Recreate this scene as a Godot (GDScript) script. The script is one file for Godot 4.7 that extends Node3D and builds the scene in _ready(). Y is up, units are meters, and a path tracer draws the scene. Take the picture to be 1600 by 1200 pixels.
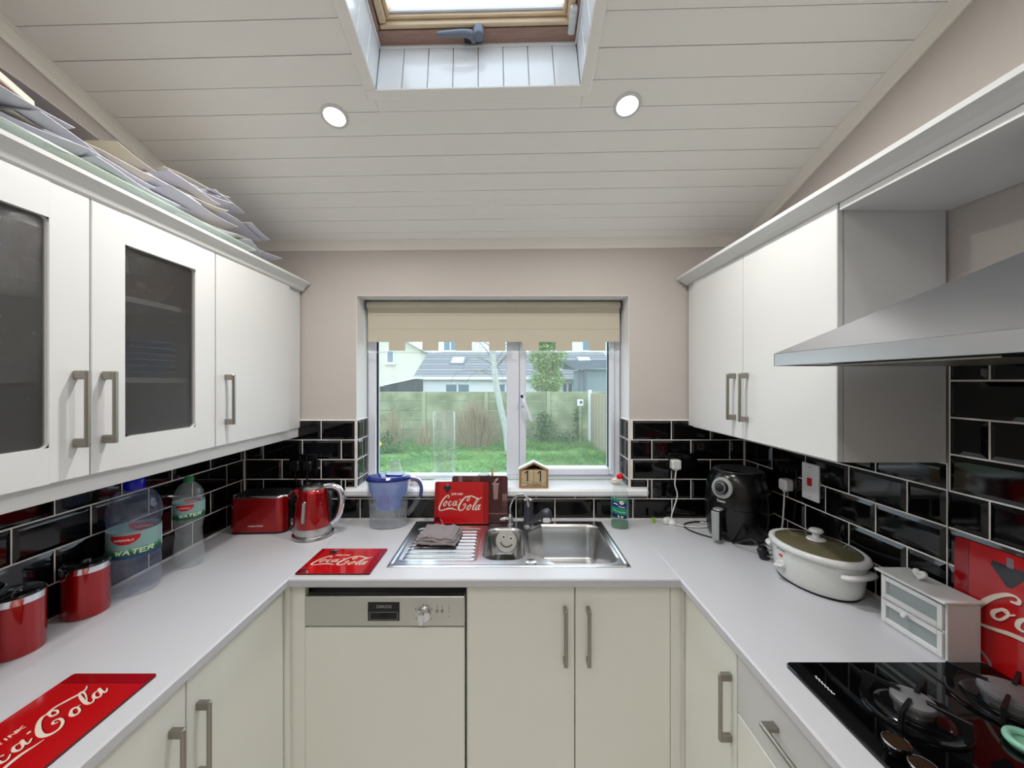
extends Node3D
# A white U-shaped kitchen with black metro tiles. World: x to the right, y up, the camera looks along -z; D = distance in front of the camera = -z.

const CAM_Y := 1.64
var rng := RandomNumberGenerator.new()
var M := {}
var names := {}
var mesh_cache := {}

class MB:
	var st: SurfaceTool
	var group := 1
	func _init() -> void:
		st = SurfaceTool.new()
		st.begin(Mesh.PRIMITIVE_TRIANGLES)
		flat()
	func flat() -> void:
		st.set_smooth_group(-1)
	func smooth() -> void:
		group += 1
		st.set_smooth_group(group)
	func tri(a: Vector3, b: Vector3, c: Vector3) -> void:   # counter-clockwise seen from outside
		st.add_vertex(a)
		st.add_vertex(c)
		st.add_vertex(b)
	func quad(a: Vector3, b: Vector3, c: Vector3, d: Vector3) -> void:
		tri(a, b, c)
		tri(a, c, d)
	func tri_out(a: Vector3, b: Vector3, c: Vector3, from: Vector3) -> void:
		if (b - a).cross(c - a).dot((a + b + c) / 3.0 - from) < 0.0:
			tri(a, c, b)
		else:
			tri(a, b, c)
	func quad_out(a: Vector3, b: Vector3, c: Vector3, d: Vector3, from: Vector3) -> void:
		tri_out(a, b, c, from)
		tri_out(a, c, d, from)
	func hexa(p: Array) -> void:   # four corners of one end, then the four of the other in the same order
		flat()
		var m := Vector3.ZERO
		for q in p:
			m += q / 8.0
		quad_out(p[0], p[1], p[2], p[3], m)
		quad_out(p[4], p[5], p[6], p[7], m)
		for i in 4:
			var j := (i + 1) % 4
			quad_out(p[i], p[j], p[4 + j], p[4 + i], m)
	func box(c: Vector3, s: Vector3, b := 0.0, basis := Basis()) -> void:
		flat()
		var h := s / 2.0
		b = minf(b, minf(h.x, minf(h.y, h.z)) * 0.95)
		if b <= 0.0:
			var p := []
			for z in [-1, 1]:
				for k in [[-1, -1], [1, -1], [1, 1], [-1, 1]]:
					p.append(c + basis * Vector3(h.x * k[0], h.y * k[1], h.z * z))
			hexa(p)
			return
		var at := func(axis: int, sx: int, sy: int, sz: int) -> Vector3:
			var v := Vector3(sx * (h.x - b), sy * (h.y - b), sz * (h.z - b))
			v[axis] += [sx, sy, sz][axis] * b
			return c + basis * v
		for axis in 3:
			for s0 in [-1, 1]:
				var q := []
				for k in [[-1, -1], [1, -1], [1, 1], [-1, 1]]:
					var g := [0, 0, 0]
					g[axis] = s0
					g[(axis + 1) % 3] = k[0]
					g[(axis + 2) % 3] = k[1]
					q.append(at.call(axis, g[0], g[1], g[2]))
				quad_out(q[0], q[1], q[2], q[3], c)
			for s1 in [-1, 1]:
				for s2 in [-1, 1]:
					var q := []
					for k in [[1, -1], [1, 1], [2, 1], [2, -1]]:
						var g := [0, 0, 0]
						g[axis] = k[1]
						g[(axis + 1) % 3] = s1
						g[(axis + 2) % 3] = s2
						q.append(at.call((axis + k[0]) % 3, g[0], g[1], g[2]))
					quad_out(q[0], q[1], q[2], q[3], c)
		for sx in [-1, 1]:
			for sy in [-1, 1]:
				for sz in [-1, 1]:
					tri_out(at.call(0, sx, sy, sz), at.call(1, sx, sy, sz), at.call(2, sx, sy, sz), c)
	func span(a: Vector3, b: Vector3, bev := 0.0) -> void:   # box between two opposite corners
		box((a + b) / 2.0, (b - a).abs(), bev)
	func lathe(pr: Array, seg := 32, xf := Transform3D(), a0 := 0.0, a1 := TAU, crease := 35.0) -> void:
		# profile of (radius, height) running upwards on the outside; angle 0 is +z, growing towards +x
		smooth()
		for i in pr.size() - 1:
			if i > 0:
				var d0: Vector2 = pr[i] - pr[i - 1]
				var d1: Vector2 = pr[i + 1] - pr[i]
				if absf(d0.angle_to(d1)) > deg_to_rad(crease):
					smooth()
			for k in seg:
				var t0 := a0 + (a1 - a0) * k / seg
				var t1 := a0 + (a1 - a0) * (k + 1) / seg
				var p := []
				for e in [[i, t0], [i, t1], [i + 1, t1], [i + 1, t0]]:
					var r: Vector2 = pr[e[0]]
					p.append(xf * Vector3(r.x * sin(e[1]), r.y, r.x * cos(e[1])))
				if pr[i].x > 1e-6:
					tri(p[0], p[1], p[2])
				if pr[i + 1].x > 1e-6:
					tri(p[0], p[2], p[3])
				elif pr[i].x <= 1e-6:
					pass
		flat()
	func tube(path: Array, rad, seg := 10, caps := true, flat_k := 1.0) -> void:
		var n := path.size()
		var rings := []
		var nrm := Vector3.ZERO
		for i in n:
			var t: Vector3 = (path[mini(i + 1, n - 1)] - path[maxi(i - 1, 0)]).normalized()
			if i == 0:
				nrm = t.cross(Vector3.UP if absf(t.y) < 0.9 else Vector3.RIGHT).normalized()
			nrm = (nrm - t * nrm.dot(t)).normalized()
			var bin := t.cross(nrm)
			var r: float = rad[i] if rad is Array else rad
			var ring := []
			for k in seg:
				var a := TAU * k / seg
				ring.append(path[i] + nrm * cos(a) * r + bin * sin(a) * r * flat_k)
			rings.append(ring)
		smooth()
		for i in n - 1:
			for k in seg:
				var l := (k + 1) % seg
				quad(rings[i][k], rings[i][l], rings[i + 1][l], rings[i + 1][k])
		if caps:
			flat()
			for k in range(1, seg - 1):
				tri(rings[0][0], rings[0][k + 1], rings[0][k])
				tri(rings[n - 1][0], rings[n - 1][k], rings[n - 1][k + 1])
		flat()
	func prism(poly: Array, depth: float, xf := Transform3D(), bev := 0.0, soft := false) -> void:
		# polygon in xy extruded from z = 0 to z = depth, the front edge chamfered
		var pts := PackedVector2Array(poly)
		if Geometry2D.is_polygon_clockwise(pts):
			pts.reverse()
		var n := pts.size()
		var top := pts
		if bev > 0.0:
			top = PackedVector2Array()
			for i in n:
				var e0 := (pts[i] - pts[(i + n - 1) % n]).normalized()
				var e1 := (pts[(i + 1) % n] - pts[i]).normalized()
				var n0 := Vector2(-e0.y, e0.x)
				var n1 := Vector2(-e1.y, e1.x)
				top.append(pts[i] + (n0 + n1) / maxf(0.3, 1.0 + n0.dot(n1)) * bev)
		if soft:
			smooth()
		else:
			flat()
		for i in n:
			var j := (i + 1) % n
			var a := pts[i]
			var b := pts[j]
			quad(xf * Vector3(a.x, a.y, 0), xf * Vector3(b.x, b.y, 0), xf * Vector3(b.x, b.y, depth - bev), xf * Vector3(a.x, a.y, depth - bev))
			if bev > 0.0:
				quad(xf * Vector3(a.x, a.y, depth - bev), xf * Vector3(b.x, b.y, depth - bev), xf * Vector3(top[j].x, top[j].y, depth), xf * Vector3(top[i].x, top[i].y, depth))
		flat()
		var idx := Geometry2D.triangulate_polygon(pts)
		for k in range(0, idx.size(), 3):
			var a := pts[idx[k]]
			var b := pts[idx[k + 1]]
			var c := pts[idx[k + 2]]
			var f := [top[idx[k]], top[idx[k + 1]], top[idx[k + 2]]]
			if (b - a).cross(c - a) < 0.0:
				var q := b
				b = c
				c = q
				f = [f[0], f[2], f[1]]
			tri(xf * Vector3(f[0].x, f[0].y, depth), xf * Vector3(f[1].x, f[1].y, depth), xf * Vector3(f[2].x, f[2].y, depth))
			tri(xf * Vector3(a.x, a.y, 0), xf * Vector3(c.x, c.y, 0), xf * Vector3(b.x, b.y, 0))
	func done() -> ArrayMesh:
		st.generate_normals()
		st.index()
		return st.commit()

# ---------------------------------------------------------------- small tools
func V(x: float, y: float, d: float) -> Vector3:
	return Vector3(x, y, -d)

func rounded(w: float, h: float, r: float, seg := 5, c := Vector2.ZERO) -> Array:
	var out := []
	for q in 4:
		var m := Vector2((w / 2 - r) * [1, -1, -1, 1][q], (h / 2 - r) * [1, 1, -1, -1][q])
		for k in seg + 1:
			var a := PI / 2 * (q + float(k) / seg)
			out.append(c + m + Vector2(cos(a), sin(a)) * r)
	return out

func ellipse(rx: float, ry: float, n := 32, c := Vector2.ZERO) -> Array:
	var out := []
	for k in n:
		out.append(c + Vector2(cos(TAU * k / n) * rx, sin(TAU * k / n) * ry))
	return out

func curve(pts: Array, per := 6) -> Array:   # Catmull-Rom through the points
	var out := []
	for i in pts.size() - 1:
		var a = pts[maxi(i - 1, 0)]
		var b = pts[i]
		var c = pts[i + 1]
		var d = pts[mini(i + 2, pts.size() - 1)]
		for k in per:
			var t := float(k) / per
			out.append(0.5 * ((2.0 * b) + (c - a) * t + (2.0 * a - 5.0 * b + 4.0 * c - d) * t * t + (3.0 * b - a - 3.0 * c + d) * t * t * t))
	out.append(pts[-1])
	return out

func numbered(called: String) -> String:
	if not names.has(called):
		names[called] = 0
		return called
	names[called] += 1
	return "%s_%03d" % [called, names[called]]

func tag(o: Node, label: String, category: String, group := "", kind := "") -> void:
	if label:
		o.set_meta("label", label)
	if category:
		o.set_meta("category", category)
	if group:
		o.set_meta("group", group)
	if kind:
		o.set_meta("kind", kind)

func thing(called: String, label: String, category: String, at := Vector3.ZERO, turn := 0.0, group := "") -> Node3D:
	var o := Node3D.new()
	o.name = numbered(called)
	add_child(o)
	o.position = at
	o.rotation_degrees.y = turn
	tag(o, label, category, group)
	return o

func put(mesh: Mesh, called: String, m: Material, parent: Node = null) -> MeshInstance3D:
	var o := MeshInstance3D.new()
	o.name = called if parent else numbered(called)
	o.mesh = mesh
	o.material_override = m
	o.cast_shadow = GeometryInstance3D.SHADOW_CASTING_SETTING_ON
	if parent:
		parent.add_child(o, true)
	else:
		add_child(o)
	return o

func part(b: MB, called: String, m: Material, parent: Node = null) -> MeshInstance3D:
	return put(b.done(), called, m, parent)

func structure(b: MB, called: String, m: Material) -> MeshInstance3D:
	var o := put(b.done(), called, m)
	o.set_meta("kind", "structure")
	return o

func mat(called: String, c: Color, rough := 0.6, metal := 0.0, spec := 0.5) -> StandardMaterial3D:
	var m := StandardMaterial3D.new()
	m.resource_name = called
	m.albedo_color = c
	m.roughness = rough
	m.metallic = metal
	m.metallic_specular = spec
	M[called] = m
	return m

func clear(called: String, c: Color, alpha: float, rough := 0.03) -> StandardMaterial3D:
	var m := mat(called, Color(c, alpha), rough)
	m.transparency = BaseMaterial3D.TRANSPARENCY_ALPHA
	return m

func noise_tex(freq: float, lo: Color, hi: Color, sz := 256, sd := 1, as_normal := false, stretch := false) -> NoiseTexture2D:
	var n := FastNoiseLite.new()
	n.seed = sd
	n.frequency = freq
	n.noise_type = FastNoiseLite.TYPE_SIMPLEX_SMOOTH
	n.fractal_octaves = 4
	var t := NoiseTexture2D.new()
	t.width = sz
	t.height = 16 if stretch else sz
	t.seamless = true
	t.noise = n
	t.as_normal_map = as_normal
	if not as_normal:
		var g := Gradient.new()
		g.set_color(0, lo)
		g.set_color(1, hi)
		t.color_ramp = g
	return t

func grained(m: StandardMaterial3D, tex: Texture2D, scale: Vector3) -> StandardMaterial3D:
	m.albedo_texture = tex
	m.uv1_triplanar = true
	m.uv1_world_triplanar = true
	m.uv1_scale = scale
	return m

func rough_skin(m: StandardMaterial3D, freq: float, strength: float, scale: Vector3, sd := 3) -> void:
	m.normal_enabled = true
	m.normal_texture = noise_tex(freq, Color.BLACK, Color.WHITE, 256, sd, true)
	m.normal_scale = strength
	m.uv1_triplanar = true
	m.uv1_world_triplanar = true
	m.uv1_scale = scale

func words(text: String, height: float, m: Material, parent: Node, at: Vector3, turn := Vector3.ZERO, serif := false, called := "lettering") -> MeshInstance3D:
	var f := SystemFont.new()
	f.font_names = PackedStringArray(["Droid Serif" if serif else "Droid Sans"])
	var t := TextMesh.new()
	t.font = f
	t.text = text
	t.font_size = 32
	t.pixel_size = height / 24.0
	t.depth = 0.0008
	var o := put(t, called, m, parent)
	o.position = at
	o.rotation_degrees = turn
	return o

# ---------------------------------------------------------------- print: strokes drawn into a picture
func dab(im: Image, x: float, y: float, r: float, c: Color) -> void:
	for j in range(maxi(0, int(y - r - 1)), mini(im.get_height() - 1, int(y + r + 1)) + 1):
		for i in range(maxi(0, int(x - r - 1)), mini(im.get_width() - 1, int(x + r + 1)) + 1):
			var e := clampf(r + 0.5 - Vector2(i - x, j - y).length(), 0.0, 1.0)
			if e > 0.0:
				im.set_pixel(i, j, im.get_pixel(i, j).lerp(c, e))

func stroke(im: Image, pts: Array, c: Color, per := 8) -> void:   # points (x, y, width)
	var last = null
	for p in curve(pts, per):
		if last != null:
			var steps := maxi(1, int(Vector2(p.x - last.x, p.y - last.y).length() / maxf(0.8, p.z * 0.2)))
			for k in steps:
				var q: Vector3 = last.lerp(p, float(k + 1) / steps)
				dab(im, q.x, q.y, q.z / 2.0, c)
		last = p

const GLYPHS := {
	"A": [[0, 0, 0.5, 1, 1, 0], [0.2, 0.4, 0.8, 0.4]], "D": [[0, 0, 0, 1, 0.7, 0.9, 1, 0.5, 0.7, 0.1, 0, 0]], "E": [[1, 1, 0, 1, 0, 0, 1, 0], [0, 0.5, 0.8, 0.5]],
	"I": [[0.5, 0, 0.5, 1]], "K": [[0, 0, 0, 1], [1, 1, 0, 0.45, 1, 0]], "L": [[0, 1, 0, 0, 1, 0]], "N": [[0, 0, 0, 1, 1, 0, 1, 1]], "P": [[0, 0, 0, 1, 0.9, 0.95, 1, 0.7, 0.9, 0.45, 0, 0.45]],
	"R": [[0, 0, 0, 1, 0.9, 0.95, 1, 0.7, 0.9, 0.5, 0, 0.5], [0.4, 0.5, 1, 0]], "S": [[1, 0.9, 0.5, 1, 0, 0.75, 1, 0.3, 0.5, 0, 0, 0.1]], "T": [[0, 1, 1, 1], [0.5, 0, 0.5, 1]],
	"U": [[0, 1, 0, 0.2, 0.5, 0, 1, 0.2, 1, 1]], "V": [[0, 1, 0.5, 0, 1, 1]], "W": [[0, 1, 0.25, 0, 0.5, 0.8, 0.75, 0, 1, 1]],
}

func print_words(im: Image, text: String, x: float, y: float, w: float, h: float, pen: float, c: Color, slant := 0.0) -> void:
	for ch in text:
		for s in GLYPHS.get(ch, []):
			for k in range(0, s.size() - 2, 2):
				var a := Vector3(x + s[k] * w + s[k + 1] * h * slant, y - s[k + 1] * h, pen)
				var b := Vector3(x + s[k + 2] * w + s[k + 3] * h * slant, y - s[k + 3] * h, pen)
				stroke(im, [a, b], c, 2)
		x += w * (1.35 if ch != "I" else 1.1)

func picture(m_name: String, im: Image, rough := 0.3) -> StandardMaterial3D:
	var m := mat(m_name, Color.WHITE, rough)
	m.albedo_texture = ImageTexture.create_from_image(im)
	m.texture_repeat = false
	return m

func grid_mesh(nx: int, ny: int, f: Callable, uv := false) -> ArrayMesh:   # f(u, v) -> Vector3, faces looking along du x dv
	var vs := PackedVector3Array()
	var ns := PackedVector3Array()
	var ts := PackedVector2Array()
	var ix := PackedInt32Array()
	var e := 0.25
	for j in ny + 1:
		for i in nx + 1:
			var u := float(i) / nx
			var v := float(j) / ny
			vs.append(f.call(u, v))
			var du: Vector3 = f.call(u + e / nx, v) - f.call(u - e / nx, v)
			var dv: Vector3 = f.call(u, v + e / ny) - f.call(u, v - e / ny)
			ns.append(du.cross(dv).normalized())
			ts.append(Vector2(u, 1.0 - v))
	for j in ny:
		for i in nx:
			var a := j * (nx + 1) + i
			ix.append_array([a, a + nx + 2, a + 1, a, a + nx + 1, a + nx + 2])
	var arr := []
	arr.resize(Mesh.ARRAY_MAX)
	arr[Mesh.ARRAY_VERTEX] = vs
	arr[Mesh.ARRAY_NORMAL] = ns
	if uv:
		arr[Mesh.ARRAY_TEX_UV] = ts
	arr[Mesh.ARRAY_INDEX] = ix
	var m := ArrayMesh.new()
	m.add_surface_from_arrays(Mesh.PRIMITIVE_TRIANGLES, arr)
	return m

func sheet(nx: int, ny: int, f: Callable, thick: Vector3) -> MB:   # a bent sheet with a front, a back and edges
	var b := MB.new()
	b.smooth()
	for j in ny:
		for i in nx:
			var q := []
			for k in [[0, 0], [1, 0], [1, 1], [0, 1]]:
				q.append(f.call(float(i + k[0]) / nx, float(j + k[1]) / ny))
			b.quad(q[0], q[1], q[2], q[3])
	b.smooth()
	for j in ny:
		for i in nx:
			var q := []
			for k in [[0, 0], [0, 1], [1, 1], [1, 0]]:
				q.append(f.call(float(i + k[0]) / nx, float(j + k[1]) / ny) - thick)
			b.quad(q[0], q[1], q[2], q[3])
	b.flat()
	for i in nx:
		for e in [[0.0, 1], [1.0, -1]]:
			var p: Vector3 = f.call(float(i) / nx, e[0])
			var r: Vector3 = f.call(float(i + 1) / nx, e[0])
			if e[1] > 0:
				b.quad(p - thick, r - thick, r, p)
			else:
				b.quad(p, r, r - thick, p - thick)
	for j in ny:
		for e in [[0.0, 1], [1.0, -1]]:
			var p: Vector3 = f.call(e[0], float(j) / ny)
			var r: Vector3 = f.call(e[0], float(j + 1) / ny)
			if e[1] > 0:
				b.quad(p, r, r - thick, p - thick)
			else:
				b.quad(p - thick, r - thick, r, p)
	return b

# ---------------------------------------------------------------- camera, sky, light
func _ready() -> void:
	rng.seed = 11
	var cam := Camera3D.new()
	cam.name = "camera"
	cam.projection = Camera3D.PROJECTION_FRUSTUM
	cam.near = 0.05
	cam.far = 120.0
	cam.size = 0.1                                       # 600 px of focal length on a picture 1200 px high
	cam.frustum_offset = Vector2(5.0, -4.0) * (0.1 / 1200.0)
	cam.position = Vector3(0, CAM_Y, 0)
	add_child(cam)
	cam.current = true
	var env := Environment.new()
	var sky := Sky.new()
	var air := ProceduralSkyMaterial.new()               # an even white overcast
	air.sky_top_color = Color(0.87, 0.94, 1.0)
	air.sky_horizon_color = Color(0.93, 0.97, 1.0)
	air.ground_bottom_color = Color(0.45, 0.48, 0.45)
	air.ground_horizon_color = Color(0.7, 0.74, 0.74)
	air.sun_angle_max = 1.0
	sky.sky_material = air
	env.background_mode = Environment.BG_SKY
	env.sky = sky
	env.background_energy_multiplier = SKY_ENERGY
	env.tonemap_mode = Environment.TONE_MAPPER_LINEAR
	env.tonemap_exposure = EXPOSURE
	env.sdfgi_enabled = true
	env.ssao_enabled = true
	env.ssil_enabled = true
	var we := WorldEnvironment.new()
	we.name = "environment"
	we.environment = env
	add_child(we)
	make_materials()
	build_room()
	build_skylight()
	build_window()
	for p in [[-0.602, 1.3275, "round recessed ceiling spotlight left of the roof window"], [0.4045, 1.312, "round recessed ceiling spotlight right of the roof window"], [-0.602, -0.35, "added fill spotlight in the ceiling behind the viewer, nearer one on the left"], [0.4045, -0.35, "added fill spotlight in the ceiling behind the viewer, nearer one on the right"], [-0.602, -0.87, "added fill spotlight in the ceiling behind the viewer, middle one on the left"], [0.4045, -0.87, "added fill spotlight in the ceiling behind the viewer, middle one on the right"], [-0.602, -1.4, "added fill spotlight in the ceiling behind the viewer, furthest one on the left"], [0.4045, -1.4, "added fill spotlight in the ceiling behind the viewer, furthest one on the right"]]:  # the pairs behind the viewer are added to brighten the room
		downlight(p[0], p[1], p[2])
	build_units()
	build_sink()
	build_left_things()
	build_window_things()
	build_right_things()
	build_garden()

const SKY_ENERGY := 2.5
const EXPOSURE := 1.3
const LAMP_ENERGY := 0.85

func make_materials() -> void:
	var paint := mat("wall paint", Color(0.755, 0.73, 0.71), 0.75, 0.0, 0.35)
	rough_skin(paint, 0.09, 0.05, Vector3.ONE * 3.0)
	mat("reveal paint", Color(0.88, 0.88, 0.88), 0.55)
	var cw := mat("ceiling board paint", Color(0.955, 0.955, 0.94), 0.42)
	rough_skin(cw, 0.05, 0.06, Vector3(1, 4, 4), 5)
	mat("lining paint", Color(0.93, 0.94, 0.95), 0.12)
	mat("trim paint", Color(0.91, 0.90, 0.87), 0.45)
	mat("white unit", Color(0.835, 0.84, 0.84), 0.38)
	mat("cream unit", Color(0.92, 0.925, 0.895), 0.42)
	mat("unit edge", Color(0.80, 0.80, 0.80), 0.5)
	mat("unit inside", Color(0.80, 0.80, 0.79), 0.6)
	var wt := mat("worktop", Color.WHITE, 0.3)
	grained(wt, noise_tex(0.35, Color(0.745, 0.75, 0.77), Color(0.79, 0.795, 0.815), 256, 4), Vector3.ONE * 9.0)
	mat("tile black", Color(0.018, 0.018, 0.026), 0.05, 0.0, 0.5)
	mat("tile black b", Color(0.026, 0.025, 0.036), 0.06, 0.0, 0.5)
	mat("tile black c", Color(0.012, 0.013, 0.019), 0.045, 0.0, 0.5)
	var gr := mat("grout", Color.WHITE, 0.85)
	grained(gr, noise_tex(0.02, Color(0.86, 0.83, 0.80), Color(0.95, 0.95, 0.945), 256, 8), Vector3.ONE * 2.0)
	mat("upvc", Color(0.86, 0.88, 0.92), 0.3)
	mat("sill paint", Color(0.88, 0.89, 0.90), 0.3)
	mat("gasket", Color(0.06, 0.08, 0.10), 0.6)
	clear("pane glass", Color(0.84, 0.94, 0.93), 0.08, 0.0)
	clear("roof glass", Color(0.95, 0.98, 1.0), 0.03, 0.0)
	var pine := mat("pine", Color.WHITE, 0.4)
	grained(pine, noise_tex(0.03, Color(0.78, 0.68, 0.55), Color(0.86, 0.77, 0.65), 256, 9), Vector3(1, 12, 12))
	var pined := mat("pine dark", Color.WHITE, 0.45)  # darker, redder tone than the sash wood
	grained(pined, noise_tex(0.03, Color(0.56, 0.44, 0.39), Color(0.68, 0.55, 0.49), 256, 10), Vector3(1, 12, 12))
	mat("grey plastic", Color(0.42, 0.46, 0.52), 0.35)
	mat("dark plastic", Color(0.05, 0.055, 0.075), 0.35)
	mat("black plastic", Color(0.02, 0.02, 0.024), 0.28)
	mat("black gloss", Color(0.022, 0.022, 0.03), 0.12)
	mat("white plastic", Color(0.84, 0.845, 0.845), 0.3)
	mat("white enamel", Color(0.83, 0.84, 0.83), 0.18)
	mat("red plastic", Color(0.80, 0.05, 0.06), 0.3)
	mat("green plastic", Color(0.02, 0.50, 0.30), 0.3)
	mat("blue plastic", Color(0.05, 0.08, 0.72), 0.25)
	mat("steel", Color(0.82, 0.82, 0.82), 0.24, 1.0)
	mat("brushed steel", Color(0.80, 0.80, 0.79), 0.38, 1.0)
	mat("hood steel", Color(0.72, 0.725, 0.74), 0.30, 1.0)
	mat("nickel", Color(0.62, 0.60, 0.57), 0.3, 1.0)
	mat("chrome", Color(0.86, 0.87, 0.89), 0.08, 1.0)
	mat("red lacquer", Color(0.62, 0.015, 0.025), 0.2, 0.55)
	M["red lacquer"].clearcoat_enabled = true
	M["red lacquer"].clearcoat = 0.8
	M["red lacquer"].clearcoat_roughness = 0.06
	var blind := mat("blind cloth", Color.WHITE, 0.9)
	grained(blind, noise_tex(0.3, Color(0.74, 0.715, 0.645), Color(0.79, 0.765, 0.70), 128, 12), Vector3(4, 30, 4))
	blind.backlight_enabled = true
	blind.backlight = Color(0.22, 0.21, 0.19)
	mat("blind tube", Color(0.80, 0.77, 0.70), 0.6)
	var smoke := clear("smoked glass", Color(0.17, 0.155, 0.15), 0.44, 0.10)   # tinted, faintly rippled glass
	rough_skin(smoke, 0.25, 0.25, Vector3.ONE * 9.0, 15)
	mat("paper", Color(0.84, 0.84, 0.88), 0.8)
	mat("paper grey", Color(0.60, 0.58, 0.60), 0.8)
	mat("paper cream", Color(0.86, 0.84, 0.79), 0.8)
	mat("card red", Color(0.45, 0.03, 0.08), 0.6)
	clear("green perspex", Color(0.86, 0.93, 0.89), 0.34, 0.08)
	mat("floor tile", Color(0.82, 0.81, 0.79), 0.45)
	mat("lettering white", Color(0.9, 0.9, 0.9), 0.5)
	mat("lettering dark", Color(0.05, 0.045, 0.04), 0.6)
	mat("lettering grey", Color(0.68, 0.68, 0.68), 0.4)

# ---------------------------------------------------------------- the shell
func ceil_y(x: float, d: float) -> float:
	var t := (x + 1.381) / 2.612
	return CAM_Y + lerpf(0.718, 0.743, t) + lerpf(0.267, 0.3145, t) * (2.007 - d)

const UPN := Vector3(0, 0.9605, -0.2785)   # across the roof slope

func slab(b: MB, x0: float, x1: float, d0: float, d1: float, lift: float, t: float) -> void:
	var p := []
	for d in [d0, d1]:
		for k in [[x0, 0.0], [x1, 0.0], [x1, 1.0], [x0, 1.0]]:
			p.append(V(k[0], ceil_y(k[0], d) + lift, d) + UPN * t * k[1])
	b.hexa(p)

func tile_mesh(w: float, h: float) -> ArrayMesh:
	var key := "%d_%d" % [roundi(w * 1000), roundi(h * 1000)]
	if not mesh_cache.has(key):
		var b := MB.new()
		var i := minf(0.012, minf(w, h) * 0.3)
		var r0 := [Vector3(-w / 2, -h / 2, 0), Vector3(w / 2, -h / 2, 0), Vector3(w / 2, h / 2, 0), Vector3(-w / 2, h / 2, 0)]
		var r1 := []
		var r2 := []
		for k in 4:
			r1.append(r0[k] + Vector3(0, 0, 0.003))
			r2.append(Vector3(r0[k].x - signf(r0[k].x) * i, r0[k].y - signf(r0[k].y) * i, 0.0075))
		for k in 4:
			var l := (k + 1) % 4
			b.quad(r0[k], r0[l], r1[l], r1[k])
			b.quad(r1[k], r1[l], r2[l], r2[k])
		b.quad(r2[0], r2[1], r2[2], r2[3])
		mesh_cache[key] = b.done()
	return mesh_cache[key]

func tiles(parent: Node, basis: Basis, origin: Vector3, u0: float, u1: float, y_top: float, y_bottom: float, phase: float, step := 0.2035) -> void:
	# one course of tiles from u0 to u1 along basis.x, upright joints at phase + k * step
	var joints := [u0]
	var k0 := ceili((u0 - phase) / step)
	for k in range(k0, k0 + 40):
		var j := phase + k * step
		if j > u0 + 0.008 and j < u1 - 0.008:
			joints.append(j)
	joints.append(u1)
	for i in joints.size() - 1:
		var w: float = joints[i + 1] - joints[i] - 0.005
		var h := y_top - y_bottom - 0.005
		if w < 0.006 or h < 0.006:
			continue
		var o := put(tile_mesh(w, h), "tile", M[["tile black", "tile black b", "tile black", "tile black c"][rng.randi() % 4]], parent)
		var tilt := Basis.from_euler(Vector3(rng.randf_range(-0.004, 0.004), rng.randf_range(-0.004, 0.004), 0))
		o.transform = Transform3D(basis * tilt, origin + basis.x * (joints[i] + joints[i + 1]) / 2.0 + Vector3.UP * (y_top + y_bottom) / 2.0)

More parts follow.
